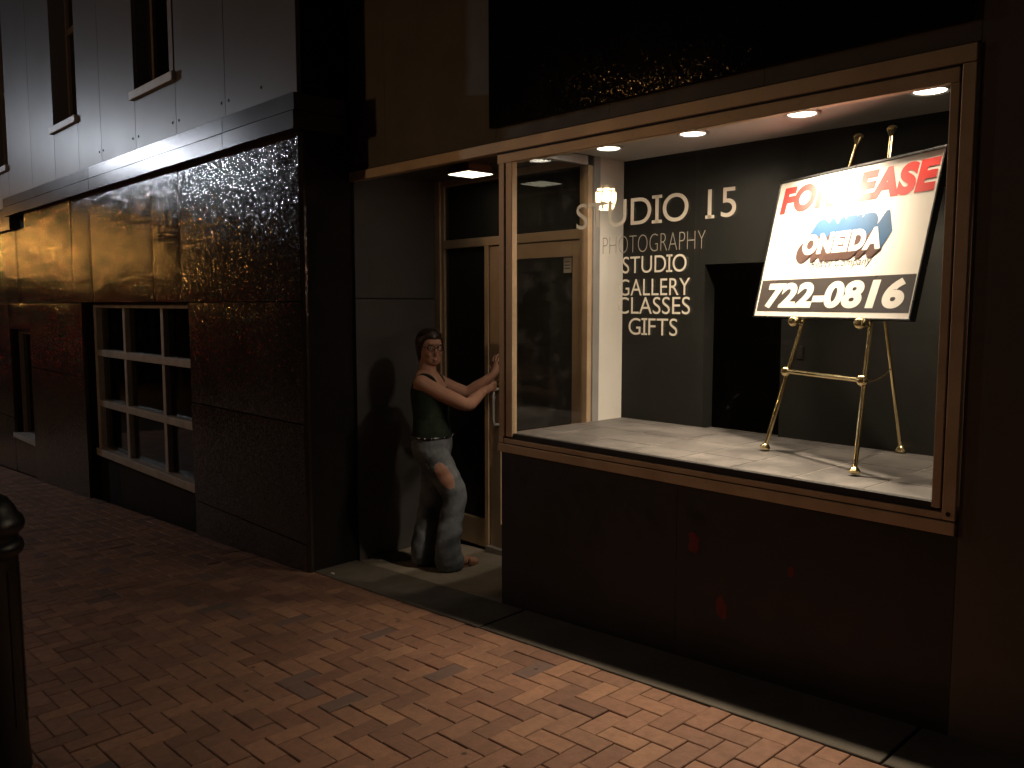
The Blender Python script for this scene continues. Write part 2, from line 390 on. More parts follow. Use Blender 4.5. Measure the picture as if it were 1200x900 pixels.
# glossy fascia sign panel
fp = MB()
nx, nz = 40, 24
for j in range(nz+1):
    for i in range(nx+1):
        u, v_ = i/nx, j/nz; fp.v.append(V((-.066+2.486*u, -.03-.004*math.sin(u*9+1)*math.sin(v_*5), 2.722+1.7*v_)))
for j in range(nz):
    for i in range(nx): a = j*(nx+1)+i; fp.f.append((a, a+1, a+nx+2, a+nx+1))
fp.box(-.066, 2.42, -.024, -.002, 2.7225, 4.42)
tag(fp.build('fascia_panel', 'panel_gloss', st, smooth=True), 'glossy black pebbled fascia panel above the window')
# red paint spots on the base wall
def blob(cx, cz, r, seed):
    q = random.Random(seed); n = 18; m_ = MB(); ring = [r*(.75+.4*q.random())*(1.25 if abs(math.sin(2*math.pi*k/n)) > .6 else 1) for k in range(n)]
    vs = [(cx, -.0016, cz)] + [(cx+math.cos(2*math.pi*k/n)*ring[k]*.72, -.0012, cz+math.sin(2*math.pi*k/n)*ring[k]) for k in range(n)]
    m_.add(vs, [(0, 1+k, 1+(k+1) % n) for k in range(n)]); m_.build('paint_spot', 'red_spot', st)
blob(1.318, .659, .042, 1); blob(1.472, .393, .04, 2); blob(1.807, .637, .02, 3)

# entry recess: left wall, soffit
rw = box('recess_wall', 'recess', st, -1.58, -1.50, .0, .74, -.6, 1.79, bevel=.002)
box('recess_wall', 'recess', st, -1.58, -1.50, .0, .74, 1.795, 2.66, bevel=.002)
box('soffit', 'soffit', st, -1.50, .028, .052, .74, 2.645, 2.69)
box('soffit', 'soffit', st, -1.50, .0, .0, .05, 2.60, 2.649)

# shop window: frame with its rails, panes and lettering
fr = MB(); fr.box(-1.53, 2.445, -.018, .03, 2.582, 2.644)
fr = fr.build('window_frame', 'frame', st, bevel=.004); tag(fr, 'weathered bronze metal frame round the display window')
def rail(x0, x1, y0, y1, z0, z1, mat='frame'): return box('rail', mat, fr, x0, x1, y0, y1, z0, z1, bevel=.003)
rail(-.02, 2.389, -.012, .03, 2.522, 2.574)                # inner top
rail(-.02, 2.391, -.014, .026, 2.5735, 2.5825, 'gasket')
rail(2.398, 2.445, -.017, .03, .974, 2.580)                # right outer
rail(2.358, 2.390, -.011, .03, 1.012, 2.522)               # right inner
rail(2.389, 2.399, -.004, .026, .98, 2.58, 'gasket')
rail(-.012, 2.445, -.019, .03, .920, .968)                 # sill outer
rail(.035, 2.397, -.013, .03, .972, .999)                 # sill inner
rail(-.012, .031, -.014, .03, .972, 1.009)
rail(.03, 2.396, -.008, .028, .966, .974, 'gasket')
rail(.098, 2.358, -.004, .0295, .999, 1.031, 'gasket')  # black strip at the glass base, with the shadow gap painted in
rail(-.006, .038, -.014, .03, 1.010, 2.524)                # corner post, front face
rail(.038, .048, -.005, .03, 1.010, 2.524, 'gasket')
rail(.048, .098, -.011, .028, 1.010, 2.524)
rail(.0, .05, .03, .066, .986, 2.64)                       # post return towards the entry
rail(.002, .05, .066, .66, .986, 1.020)                    # side glass sill and head
rail(.002, .05, .066, .66, 2.585, 2.640, 'alu')
rail(.002, .05, .662, .70, 1.020, 2.585)
tag(box('pane', 'glass', fr, .098, 2.358, .006, .014, 1.016, 2.530), 'large clear front pane with cream lettering')
box('pane', 'glass', fr, .022, .030, .066, .648, 1.015, 2.590)
def glyphs(vs, fs):
    """split an outline into its letters, left to right: (verts, faces) each"""
    par = list(range(len(vs)))
    def find(a):
        while par[a] != a: par[a] = par[par[a]]; a = par[a]
        return a
    for f in fs:
        for k in f[1:]: par[find(k)] = find(f[0])
    comp = {}
    for i in range(len(vs)): comp.setdefault(find(i), []).append(i)
    out = []
    for ids in comp.values():
        mp = {i: k for k, i in enumerate(ids)}; st_ = set(ids)
        out.append(([vs[i] for i in ids], [tuple(mp[i] for i in f) for f in fs if f[0] in st_]))
    return sorted(out, key=lambda c: sum(v[0] for v in c[0])/len(c[0]))
def word(body, x0, x1, z0, z1, offset=0., mat='vinyl'):
    """vinyl word, a mesh for each letter; capital I and 1 carry slab serifs"""
    vs, fs = text_shape(body, x1-x0, z1-z0, offset); h = z1-z0; gl = glyphs(vs, fs)
    for ch, (gv, gf) in zip(body.replace(' ', ''), gl):
        m_ = MB().add([(x0+a, .0045, z0+b) for a, b in gv], gf)
        if ch in 'I1':
            a0, a1 = x0+min(a for a, b in gv), x0+max(a for a, b in gv); s, t = h*.15, h*.11
            if ch == '1': s = h*.12; a0 += (a1-a0)*.2
            m_.add([(a0-s, .0041, z0), (a1+s, .0041, z0), (a1+s, .0041, z0+t), (a0-s, .0041, z0+t)], [(0, 1, 2, 3)])
            if ch == 'I': m_.add([(a0-s, .0041, z1-t), (a1+s, .0041, z1-t), (a1+s, .0041, z1), (a0-s, .0041, z1)], [(0, 1, 2, 3)])
        m_.build('letter', mat, fr)
word('STUDIO 15', .565, 1.497, 2.128, 2.256, .0)
word('PHOTOGRAPHY', .744, 1.345, 1.998, 2.080, -.026, 'vinyl_dim')
word('STUDIO', .872, 1.246, 1.900, 1.980, -.004)
word('GALLERY', .852, 1.267, 1.793, 1.872, -.004)
word('CLASSES', .842, 1.269, 1.706, 1.786, -.004)
word('GIFTS', .914, 1.201, 1.606, 1.686, -.004)

# display box
df_ = MB().box(.044, 2.558, .032, .998, .96, 1.026).build('display_floor', 'grout', st); tag(df_, 'raised display floor of grey slate tiles')
TS = .305; rt = random.Random(3)
for i in range(9):
    for j in range(4):
        x0, x1 = .054+(i-.35)*TS, .054+(i+.65)*TS; y0, y1 = .034+(j-.25)*TS, .034+(j+.75)*TS
        x0, x1, y0, y1 = max(x0, .046), min(x1, 2.555), max(y0, .034), min(y1, .997)
        if x1-x0 > .03 and y1-y0 > .03:
            dz = rt.uniform(-.0006, .0006); box('tile', 'slate', df_, x0+.003, x1-.003, y0+.003, y1-.003, 1.00, 1.0285+dz, bevel=.002)
box('display_wall', 'white_wall', st, .006, .042, .76, 1.0, .96, 2.66)
box('wall_trim', 'alu', st, .004, .062, .702, .758, .99, 2.645, bevel=.003)
bw = [(.006, .66, 1.02, 2.66), (1.158, 2.62, 1.02, 2.66), (.66, 1.158, 1.983, 2.66)]
for b in bw: box('back_wall', 'back_wall', st, b[0], b[1], 1.0, 1.10, b[2], b[3])
box('display_wall', 'back_wall', st, 2.56, 2.62, .052, 1.0, .96, 2.66)
box('display_ceiling', 'ceiling', st, .052, 2.56, .031, 1.0, 2.642, 2.70)
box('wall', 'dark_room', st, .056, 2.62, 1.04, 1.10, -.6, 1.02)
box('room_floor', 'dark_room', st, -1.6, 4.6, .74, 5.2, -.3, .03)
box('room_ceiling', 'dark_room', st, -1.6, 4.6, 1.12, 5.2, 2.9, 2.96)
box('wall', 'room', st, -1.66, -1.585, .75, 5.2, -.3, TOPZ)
box('wall', 'room', st, -1.58, .60, 2.6, 2.66, .03, 2.9)
oc = box('outlet', 'black_plastic', st, 1.255, 1.295, .994, .9995, 1.462, 1.53, bevel=.003)
for dz in (-.014, .014): box('socket', 'gasket', oc, 1.265, 1.285, .9925, .9938, 1.496+dz-.009, 1.496+dz+.009)

# entrance: frame, transom pane, sidelight, door with stiles, handle and lock
DY = .70
en = MB().box(-1.5, -1.44, DY-.01, DY+.06, 0, 2.645).build('door_frame', 'frame', st, bevel=.003)
def jb(x0, x1, z0, z1, y0=DY-.008, y1=DY+.058, mat='frame'): return box('frame_bar', mat, en, x0, x1, y0, y1, z0, z1, bevel=.003)
jb(-1.44, -1.405, .02, 2.6, DY+.005, DY+.05)
jb(-1.405, .0, 2.155, 2.215)                       # transom bar
jb(-.05, .001, .02, 2.155); jb(-.05, .001, 2.215, 2.60)
jb(-1.405, .001, 2.60, 2.645)
jb(-.945, -.905, .02, 2.155)                       # jamb between sidelight and door
jb(-1.405, -.945, .02, .22, DY+.0, DY+.05)          # sidelight bottom panel
tag(box('pane', 'glass_door', en, -1.405, -.05, DY+.02, DY+.027, 2.215, 2.60), 'dark transom pane over the door')
tag(box('pane', 'glass_door', en, -1.405, -.945, DY+.02, DY+.027, .22, 2.155), 'narrow dark sidelight pane beside the door')
dr = MB().box(-.895, -.785, DY, DY+.045, .05, 2.148).build('door', 'frame', st, bevel=.003); tag(dr, 'bronze framed glass entrance door, closed')
def dp(name, mat, *b, bv=.003): return box(name, mat, dr, *b, bevel=bv)
dp('stile', 'frame', -.115, -.055, DY, DY+.045, .05, 2.148)
dp('top_rail', 'frame', -.785, -.115, DY, DY+.045, 2.05, 2.148); dp('bottom_rail', 'frame', -.785, -.115, DY, DY+.045, .05, .22)
dp('pane', 'glass_door', -.785, -.115, DY+.02, DY+.027, .22, 2.05, bv=0)
hd = MB(); hd.tube([(-.800, DY+.0, 1.17), (-.800, DY-.05, 1.165), (-.800, DY-.055, 1.13), (-.800, DY-.055, .96), (-.800, DY-.05, .925), (-.800, DY, .92)], .011, 12)
hd.build('door_handle', 'alu', dr, smooth=True)
MB().lathe([(.0, 0), (.017, 0), (.017, .012), (.012, .016), (.0, .016)], 20, (-.80, DY, 1.21), (0, -1, 0)).build('lock', 'brass', dr, smooth=True)
pn = dp('notice', 'paper', -.205, -.135, DY+.0165, DY+.0195, 1.95, 2.045, bv=0)
for zz in (1.975, 1.995, 2.015): box('notice_text', 'ink_black', pn, -.197, -.15, DY+.0155, DY+.0163, zz, zz+.006)
box('threshold', 'alu', st, -.905, -.05, DY-.04, DY+.06, .0, .048, bevel=.004)
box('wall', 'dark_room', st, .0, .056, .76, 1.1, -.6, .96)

# ------------------------------------------------------------------ recessed downlights and the entry light
M['lamp_face'] = emit('downlight_lens', (1, .90, .72), 14)
M['entry_face'] = emit('entry_diffuser', (1, .88, .66), 4)
spots = [(.304, .548, 'leftmost of the four round downlights, in front of the white wall'), (.876, .553, 'second round downlight from the left in the display ceiling'),
         (1.495, .541, 'third round downlight, shining right onto the lease sign'), (2.075, .53, 'rightmost round downlight beside the window frame')]
for i, (x, y, lb) in enumerate(spots):
    r = empty('ceiling_downlight', (x, y, 2.64), lb, 'downlight', 'downlights in the display window ceiling')
    m_ = MB(); seg = 32
    m_.lathe([(.062, 0), (.085, -.001), (.088, -.006), (.076, -.012), (.064, -.008), (.062, -.002)], seg, (x, y, 2.6415)); m_.build('trim_ring', 'trim_grey', r, smooth=True)
    MB().lathe([(.0, 0), (.063, 0), (.06, -.003), (.0, -.005)], seg, (x, y, 2.637)).build('lens', 'lamp_face', r, smooth=True)
    ld = bpy.data.lights.new('downlight_beam', 'SPOT'); ld.energy = (26, 70, 275, 165)[i]; ld.color = (1, .81, .60); ld.spot_size = math.radians((120, 168, 126, 114)[i]); ld.spot_blend = 1.0; ld.shadow_soft_size = (.12, .08, .05, .045)[i]
    lo = bpy.data.objects.new('downlight_beam', ld); COL.objects.link(lo); lo.parent = r; lo.location = (0, 0, -.03)
x, y = -.74, .40
r = empty('entry_light', (x, y, 2.645), 'square bronze box light with glowing diffuser under the entry soffit', 'ceiling light')
m_ = MB(); a, b_ = .09, .115
for (s0, s1, z0, z1) in ((a, b_, 2.645, 2.59),):
    for k, (ux, uy) in enumerate(((1, 0), (0, 1), (-1, 0), (0, -1))):
        vx, vy = -uy, ux
        m_.add([(x+ux*s0-vx*s0, y+uy*s0-vy*s0, z0), (x+ux*s0+vx*s0, y+uy*s0+vy*s0, z0), (x+ux*s1+vx*s1, y+uy*s1+vy*s1, z1), (x+ux*s1-vx*s1, y+uy*s1-vy*s1, z1),
                (x+ux*(s0-.01)-vx*(s0-.01), y+uy*(s0-.01)-vy*(s0-.01), z0), (x+ux*(s0-.01)+vx*(s0-.01), y+uy*(s0-.01)+vy*(s0-.01), z0), (x+ux*(s1-.012)+vx*(s1-.012), y+uy*(s1-.012)+vy*(s1-.012), z1), (x+ux*(s1-.012)-vx*(s1-.012), y+uy*(s1-.012)-vy*(s1-.012), z1)],
               [(0, 1, 2, 3), (4, 7, 6, 5), (2, 3, 7, 6), (0, 1, 5, 4)])
m_.build('housing', 'bronze', r)
box('diffuser', 'entry_face', r, x-.102, x+.102, y-.102, y+.102, 2.586, 2.594, bevel=.003)

# ------------------------------------------------------------------ corner building on the left
YF = -.39
cb = empty('corner_building', (-5, 2, -.3), 'two storey corner building clad in dark pebbled panels below and grey above', 'building')
def wv(x, z): return .5+.5*math.sin(x*3.1+z*2.3)
def bulged(x0, x1, z0, z1, mat, name='facade_panel', par=cb, amp=.007, y=YF, seed=0):
    q = random.Random(seed+int(x0*100)+int(z0*37)); nx, nz = 14, 10; m_ = MB(); a1, a2, a3 = q.uniform(.5, 1.2), q.uniform(-.5, .5), q.uniform(-.5, .5)
    x0 += .004; x1 -= .004; z0 += .004; z1 -= .004; sl = q.uniform(-.5, .5)*amp; sz = q.uniform(-.5, .5)*amp
    for j in range(nz+1):
        for i in range(nx+1):
            u, v_ = 2*i/nx-1, 2*j/nz-1
            d = amp*(a1*(1-u**4)*(1-v_**4)+a2*.4*math.sin(2.5*u+seed)*(1-v_**2)+a3*.35*math.sin(3*v_+1.3*u)*(1-u*u)) + sl*u + sz*v_
            m_.v.append(V((x0+(x1-x0)*(u+1)/2, y-d-.004, z0+(z1-z0)*(v_+1)/2)))
    n0 = (nx+1)*(nz+1)
    for j in range(nz):
        for i in range(nx): a = j*(nx+1)+i; m_.f.append((a, a+1, a+nx+2, a+nx+1))
    rim = [i for i in range(nx+1)] + [(j+1)*(nx+1)-1 for j in range(1, nz+1)] + [nz*(nx+1)+i for i in range(nx-1, -1, -1)] + [j*(nx+1) for j in range(nz-1, 0, -1)]
    for k in rim: p = m_.v[k]; m_.v.append(V((p.x, y+.028, p.z)))
    for k in range(len(rim)): k2 = (k+1) % len(rim); m_.f.append((rim[k], n0+k, n0+k2, rim[k2]))
    return m_.build(name, mat, par, smooth=True)
row1 = [-14, -11.2, -9.05, -8.37, -6.46, -5.83, -4.13, -3.525, -1.535]
for i, (a, b) in enumerate(zip(row1, row1[1:])): bulged(a, b, 1.77, 2.90 if a > -9 else 2.72, 'panel_brown', seed=i, y=YF+(0 if a > -8.5 else .06))
bulged(-8.37, -6.22, .97, 1.77, 'panel_brown', seed=21); bulged(-8.37, -6.22, -.9, .97, 'panel_brown', seed=22)
bulged(-3.40, -1.535, .945, 1.77, 'panel_brown', seed=23); bulged(-3.40, -1.535, .12, .945, 'panel_brown', seed=24); bulged(-3.40, -1.535, -.7, .12, 'panel_brown', seed=25)
# beyond: lighter bay with a narrow window
bulged(-14, -11.6, -1.2, 1.77, 'panel_brown', seed=31, y=YF+.06); bulged(-11.6, -9.62, 1.05, 1.77, 'panel_brown', seed=32, y=YF+.06); bulged(-11.6, -9.62, .2, 1.05, 'panel_brown', seed=33, y=YF+.06); bulged(-11.6, -9.62, -1.2, .2, 'panel_brown', seed=36, y=YF+.06)
bulged(-9.62, -8.37, 1.42, 1.77, 'panel_brown', seed=34, y=YF+.06); bulged(-9.62, -8.37, -1.2, -.06, 'panel_brown', seed=35, y=YF+.06)
# structure behind the panels, leaving the openings free
for b in ((-14, -9.62, -1.5, 2.95), (-9.62, -8.37, 1.42, 2.95), (-9.62, -8.37, -1.5, -.06), (-8.37, -6.22, -1.5, 2.95), (-6.22, -3.40, 1.765, 2.95), (-3.40, -1.56, -1.5, 2.95)):
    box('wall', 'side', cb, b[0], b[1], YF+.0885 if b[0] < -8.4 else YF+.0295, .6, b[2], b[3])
for b in ((-14, -9.9), (-8.97, -6.92), (-6.07, -4.43), (-3.51, -1.56)): box('wall', 'clad', cb, b[0], b[1], YF+.021, .6, 3.0, 7.2)
for b in ((-9.9, -8.97, 3.0, 3.53), (-6.92, -6.07, 3.0, 3.69), (-4.43, -3.51, 3.0, 3.63)):
    box('wall', 'clad', cb, b[0], b[1], YF+.021, .6, b[2], b[3]); box('wall', 'clad', cb, b[0], b[1], YF+.021, .6, b[3]+2.5, 7.2)
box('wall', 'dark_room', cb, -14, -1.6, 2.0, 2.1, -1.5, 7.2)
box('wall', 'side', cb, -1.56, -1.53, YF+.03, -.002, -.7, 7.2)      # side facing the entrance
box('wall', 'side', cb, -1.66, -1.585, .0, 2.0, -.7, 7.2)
box('roof', 'clad', cb, -14, -1.56, YF+.03, 2.0, 7.2, 7.35)
ct = MB(); ct.prism([(-1.530, YF-.006), (-1.530, YF+.03), (-1.508, YF+.03), (-1.508, YF+.012)], 2, -.6, 2.87); ct.build('corner_trim', 'panel_brown', cb)
# smooth grey cladding above the ledge
ups = [-14, -12.3, -10.5, -8.97, -7.87, -6.92, -6.07, -5.36, -4.43, -3.51, -2.59, -1.53]
for a, b in zip(ups, ups[1:]):
    z0 = 3.10
    zt = {-6.92: (3.10, 3.69), -4.43: (3.10, 3.63), -10.5: (3.0, 3.53)}.get(a)
    if zt:
        if a == -10.5: bulged(-10.5, -9.9, 3.0, 7.1, 'clad', 'cladding_panel', amp=.001); bulged(-9.9, b, zt[0], zt[1], 'clad', 'cladding_panel', amp=.0008)
        else: bulged(a, b, zt[0], zt[1], 'clad', 'cladding_panel', amp=.0008)
        bulged(a if a != -10.5 else -9.9, b, zt[1]+2.5, 7.1, 'clad', 'cladding_panel', amp=.0008)
    else: bulged(a, b, z0 if a > -9.2 else 3.0, 7.1, 'clad', 'cladding_panel', amp=.0012)
# screw heads along the lower edge of the cladding
for x in (-2.65, -2.53, -3.58, -3.45, -4.5, -4.36, -5.42, -5.30, -2.02):
    MB().lathe([(.0, 0), (.012, 0), (.009, .004), (0, .005)], 8, (x, YF-.006, 3.235), (0, -1, 0)).build('screw', 'gasket', cb)
# ledge: two stacked fascia strips in lengths, with a return round the corner
for x0, x1 in ((-9.05, -5.565), (-5.56, -2.505), (-2.50, -1.46)):
    for z0, z1, yy in ((2.872, 2.985, -.468), (2.993, 3.098, -.462)):
        m_ = MB(); n = 10
        for i in range(n):
            a, b = x0+.002+(x1-x0-.004)*i/n, x0+.002+(x1-x0-.004)*(i+1)/n; w1, w2 = .003*math.sin(a*4.1+z0*9), .003*math.sin(b*4.1+z0*9)
            m_.add([(a, yy+w1, z0), (b, yy+w2, z0), (b, yy+w2, z1), (a, yy+w1, z1), (a, YF+.02, z0), (b, YF+.02, z0), (b, YF+.02, z1), (a, YF+.02, z1)], [(0, 1, 2, 3), (0, 4, 5, 1), (3, 2, 6, 7)] + ([(0, 3, 7, 4)] if i == 0 else []) + ([(1, 5, 6, 2)] if i == n-1 else []))
        m_.build('ledge_strip', 'ledge', cb, smooth=True)
for z0, z1, xx in ((2.872, 2.985, -1.459), (2.993, 3.098, -1.464)): box('ledge_strip', 'ledge', cb, -1.56, xx, YF+.021, -.08, z0, z1)
box('ledge_strip', 'ledge', cb, -14, -9.052, -.40, YF+.02+.07, 2.72, 2.86); box('ledge_strip', 'ledge', cb, -14, -9.052, -.39, YF+.02+.07, 2.868, 2.99)
box('ledge_core', 'side', cb, -9.0, -1.47, -.45, YF+.03, 2.88, 3.09)

# nine-pane window in its recess
WY = -.28
wn = MB().box(-6.22, -6.14, WY, WY+.09, .13, 1.765).build('grid_window', 'muntin', cb, bevel=.004)
box('frame_jamb', 'muntin', wn, -3.40, -3.33, WY, WY+.09, .13, 1.765, bevel=.004); tag(wn, 'nine-pane window with thick cream glazing bars')
for x in (-5.36, -4.36): box('muntin', 'muntin', wn, x, x+.065, WY+.012, WY+.10, .205, 1.742, bevel=.004)
for z0, z1 in ((1.205, 1.275), (.665, .735)): box('muntin', 'muntin', wn, -6.14, -3.4, WY-.004, WY+.09, z0, z1, bevel=.004)
box('frame_rail', 'muntin', wn, -6.14, -3.4, WY+.002, WY+.09, 1.715, 1.764, bevel=.004)
box('sill', 'muntin', wn, -6.219, -3.33, WY-.03, WY+.10, .128, .204, bevel=.005)
for i, (a, b) in enumerate(((-6.14, -5.36), (-5.295, -4.36), (-4.295, -3.38))):
    for z0, z1 in ((.204, .665), (.735, 1.205), (1.275, 1.715)): box('pane', 'glass_old', wn, a, b, WY+.06, WY+.066, z0, z1)
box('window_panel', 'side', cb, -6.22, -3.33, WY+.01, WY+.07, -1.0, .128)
# narrow tall windows upstairs
for x0, x1, z0 in ((-9.9, -8.97, 3.53), (-6.92, -6.07, 3.69), (-4.43, -3.51, 3.63)):
    f_ = MB().box(x0, x0+.05, YF+.16, YF+.24, z0, z0+2.5).box(x1-.05, x1, YF+.16, YF+.24, z0, z0+2.5).box(x0+.05, x1-.05, YF+.16, YF+.24, z0+2.44, z0+2.5).build('tall_window', 'sash', cb)
    xm = (x0+x1)/2; box('sash_bar', 'sash', f_, x0+.05, x1-.05, YF+.165, YF+.23, z0+1.0, z0+1.07, bevel=.004); box('sash_bar', 'sash', f_, x0+.05, x1-.05, YF+.165, YF+.23, z0, z0+.06, bevel=.004)
    box('sash_bar', 'sash', f_, xm-.045, xm+.045, YF+.15, YF+.235, z0+.06, z0+2.44, bevel=.004)
    for zz0, zz1 in ((z0+.06, z0+1.0), (z0+1.07, z0+2.44)):
        box('pane', 'glass_old', f_, x0+.05, xm-.045, YF+.19, YF+.196, zz0, zz1); box('pane', 'glass_old', f_, xm+.045, x1-.05, YF+.19, YF+.196, zz0, zz1)
    box('sill', 'sill', f_, x0-.03, x1+.03, YF-.045, YF+.16, z0-.075, z0-.002, bevel=.006)
f_ = MB().box(-9.62, -9.56, YF+.16, YF+.24, -.06, 1.42).box(-8.43, -8.37, YF+.16, YF+.24, -.06, 1.42).box(-9.56, -8.43, YF+.16, YF+.24, 1.36, 1.42).build('narrow_window', 'sash', cb)
box('pane', 'glass_old', f_, -9.56, -8.43, YF+.2, YF+.206, .0, 1.36); box('sill', 'muntin', f_, -9.62, -8.37, YF+.03, YF+.24, -.06, .0, bevel=.005)
# floodlight box hung on the side wall
fl_ = empty('floodlight', (-1.5, -.1, 3.75), 'black unlit floodlight box high on the side wall at the top edge', 'floodlight')
m_ = MB(); m_.prism([(-.30, 3.70), (-.02, 3.78), (-.02, 4.0), (-.24, 4.0)], 0, -1.50, -1.33); m_.build('housing', 'black_iron', fl_, bevel=.008)
box('bracket', 'black_iron', fl_, -1.53, -1.50, -.2, -.1, 3.8, 3.95, bevel=.004)

# ------------------------------------------------------------------ sign on its easel
FL = V((1.350, .537, 1.033)); U = V((.906, -.424, 0)).normalized(); A12 = math.radians(12)
N0 = V((U.y, -U.x, 0)); UPV = ZU*math.cos(A12)-N0*math.sin(A12); NV = U.cross(UPV)
if NV.y > 0: NV = -NV
def ep(u, v_, n=0.0): return FL+U*u+UPV*v_+NV*n
ez = empty('easel', (1.65, .55, 1.033), 'polished brass tripod easel standing on the slate display floor', 'easel')
LW = .648
legs = [((0, .012), (.214, 1.525)), ((LW, .012), (.432, 1.520))]
def knob(p, ax, s=1.0, name='knob'):
    return MB().lathe([(.0, -.022*s), (.010*s, -.021*s), (.02*s, -.012*s), (.024*s, 0), (.02*s, .012*s), (.011*s, .02*s), (.0, .022*s)], 18, p, ax).build(name, 'brass', ez, smooth=True)
for (a, b) in legs:
    p, q = ep(*a), ep(*b); MB().tube([p, p+(q-p)*.45, p+(q-p)*.452, q], [.0105, .0105, .0095, .0095], 14).build('leg', 'brass', ez, smooth=True)
    d = (q-p).normalized(); mid = p+(q-p)*.45
    MB().lathe([(.0105, -.012), (.0135, -.01), (.0135, .01), (.0105, .012)], 14, mid, d).build('collar', 'brass', ez, smooth=True)
    MB().lathe([(.0, -.012), (.022, -.008), (.026, .002), (.018, .014), (.011, .022), (.0, .024)], 18, p, d).build('foot', 'brass', ez, smooth=True)
    MB().lathe([(.0105, -.03), (.014, -.022), (.023, -.004), (.025, .004), (.018, .016), (.006, .022), (.0, .023)], 18, q, d).build('finial', 'brass', ez, smooth=True)
bp = V((1.836, .968, 1.045)); bt = ep(.323, 1.30, -.025)
MB().tube([bp, bt], .0095, 12).build('leg', 'brass', ez, smooth=True)
MB().lathe([(.0, -.012), (.022, -.008), (.026, .002), (.018, .014), (.011, .022), (.0, .024)], 18, bp, bt-bp).build('foot', 'brass', ez, smooth=True)
t1, t2 = .40, .40
s0 = ep(.214*t1/1.525, t1, .012); s1 = ep(LW-(LW-.432)*t2/1.52, t2, .012)
MB().tube([s0, s1], .0115, 14).build('stretcher', 'brass', ez, smooth=True)
knob(s0, NV, 1.1); knob(s1, NV, 1.1)
MB().tube([ep(.24, 1.30), ep(.40, 1.30)], .009, 12).build('stretcher', 'brass', ez, smooth=True)
for uu in (.092, .555):       # cups that carry the board
    p = ep(uu, .64, .0); MB().tube([p, p+NV*.05], .008, 12).build('peg', 'brass', ez, smooth=True); knob(p+NV*.055, NV, 1.15)
ch = MB(); c0 = s1+NV*-.012; c1 = bp+(bt-bp)*.32; nl = 26
for i in range(nl):
    t = i/nl; t2_ = (i+1.15)/nl; sag = lambda k: c0+(c1-c0)*k-ZU*.02*4*k*(1-k)
    ch.tube([sag(t), sag(min(1, t2_))], .0026 if i % 2 else .0038, 6)
ch.build('chain', 'brass', ez, smooth=True)

SU0, SU1, SV0, SV1 = -.303, .806, .6615, 1.3818; SN = .022
sg = empty('lease_sign', ep(.25, .66, .02), 'white FOR LEASE sign board with red letters leaning on the brass easel', 'sign')
def sbox(name, mat, u0, u1, v0, v1, n0, n1, parent=sg, bevel=0):
    m_ = MB(); vs = [ep(u, v_, n) for n in (n0, n1) for u, v_ in ((u0, v0), (u1, v0), (u1, v1), (u0, v1))]
    m_.add(vs, [(0, 3, 2, 1), (4, 5, 6, 7), (0, 1, 5, 4), (1, 2, 6, 5), (2, 3, 7, 6), (3, 0, 4, 7)]); return m_.build(name, mat, parent, bevel=bevel)
bd = sbox('board', 'paper', SU0+.006, SU1-.006, SV0+.006, SV1-.006, SN-.008, SN)
for a in ((SU0, SU1, SV1-.012, SV1), (SU0, SU1, SV0, SV0+.008), (SU0, SU0+.008, SV0+.008, SV1-.012), (SU1-.010, SU1, SV0+.008, SV1-.012)):
    sbox('frame_edge', 'black_plastic', a[0], a[1], a[2], a[3], SN-.026, SN+.005, bevel=.0015)
sbox('backing', 'black_plastic', SU0+.006, SU1-.006, SV0+.006, SV1-.006, SN-.022, SN-.0085)
SW, SH = SU1-SU0, SV1-SV0
def sp(s, t, n): return ep(SU0+SW*s, SV0+SH*t, SN+n)
sm = MB(); sm.add([sp(.018, .045, .0006), sp(.982, .045, .0006), sp(.982, .27, .0006), sp(.018, .27, .0006)], [(0, 1, 2, 3)]); sm.build('number_band', 'ink_black', bd)
def swords(name, body, mat, s0, s1, t0, t1, n, offset=0., shear=0., spacing=1.0, copies=((0, 0),)):
    vs, fs = text_shape(body, SW*(s1-s0), SH*(t1-t0), offset, shear, spacing); m_ = MB()
    if len(copies) == 1:
        for gv, gf in glyphs(vs, fs): MB().add([ep(SU0+SW*s0+a, SV0+SH*t0+b, SN+n) for a, b in gv], gf).build('letter', mat, bd)
        return
    for k, (du, dv) in enumerate(copies):
        m_.add([ep(SU0+SW*s0+a+du, SV0+SH*t0+b+dv, SN+n+k*.00012) for a, b in vs], fs)
    return m_.build(name, mat, bd)
swords('lettering', 'FOR LEASE', 'ink_red', .04, .982, .748, .945, .0006, .06, .06, 1.06)
swords('lettering', '722-0816', 'paper', .075, .945, .066, .25, .0014, .05, .1, 1.04)
swords('lettering', 'Realty Company', 'ink_black', .352, .728, .325, .392, .0006, 0, .2)
NC = 16
swords('logo_shadow', 'ONEIDA', 'ink_blue', .275, .765, .432, .572, .0006, .065, .06, 1.12, [(SW*.045*k/NC, SH*.10*k/NC) for k in range(NC, 0, -1)])
swords('logo_shadow', 'ONEIDA', 'ink_brown', .275, .765, .432, .572, .0026, .065, .06, 1.12, [(-SW*.04*k/NC, -SH*.05*k/NC) for k in range(NC, 0, -1)])
swords('logo', 'ONEIDA', 'paper', .275, .765, .432, .572, .0048, .065, .06, 1.12)

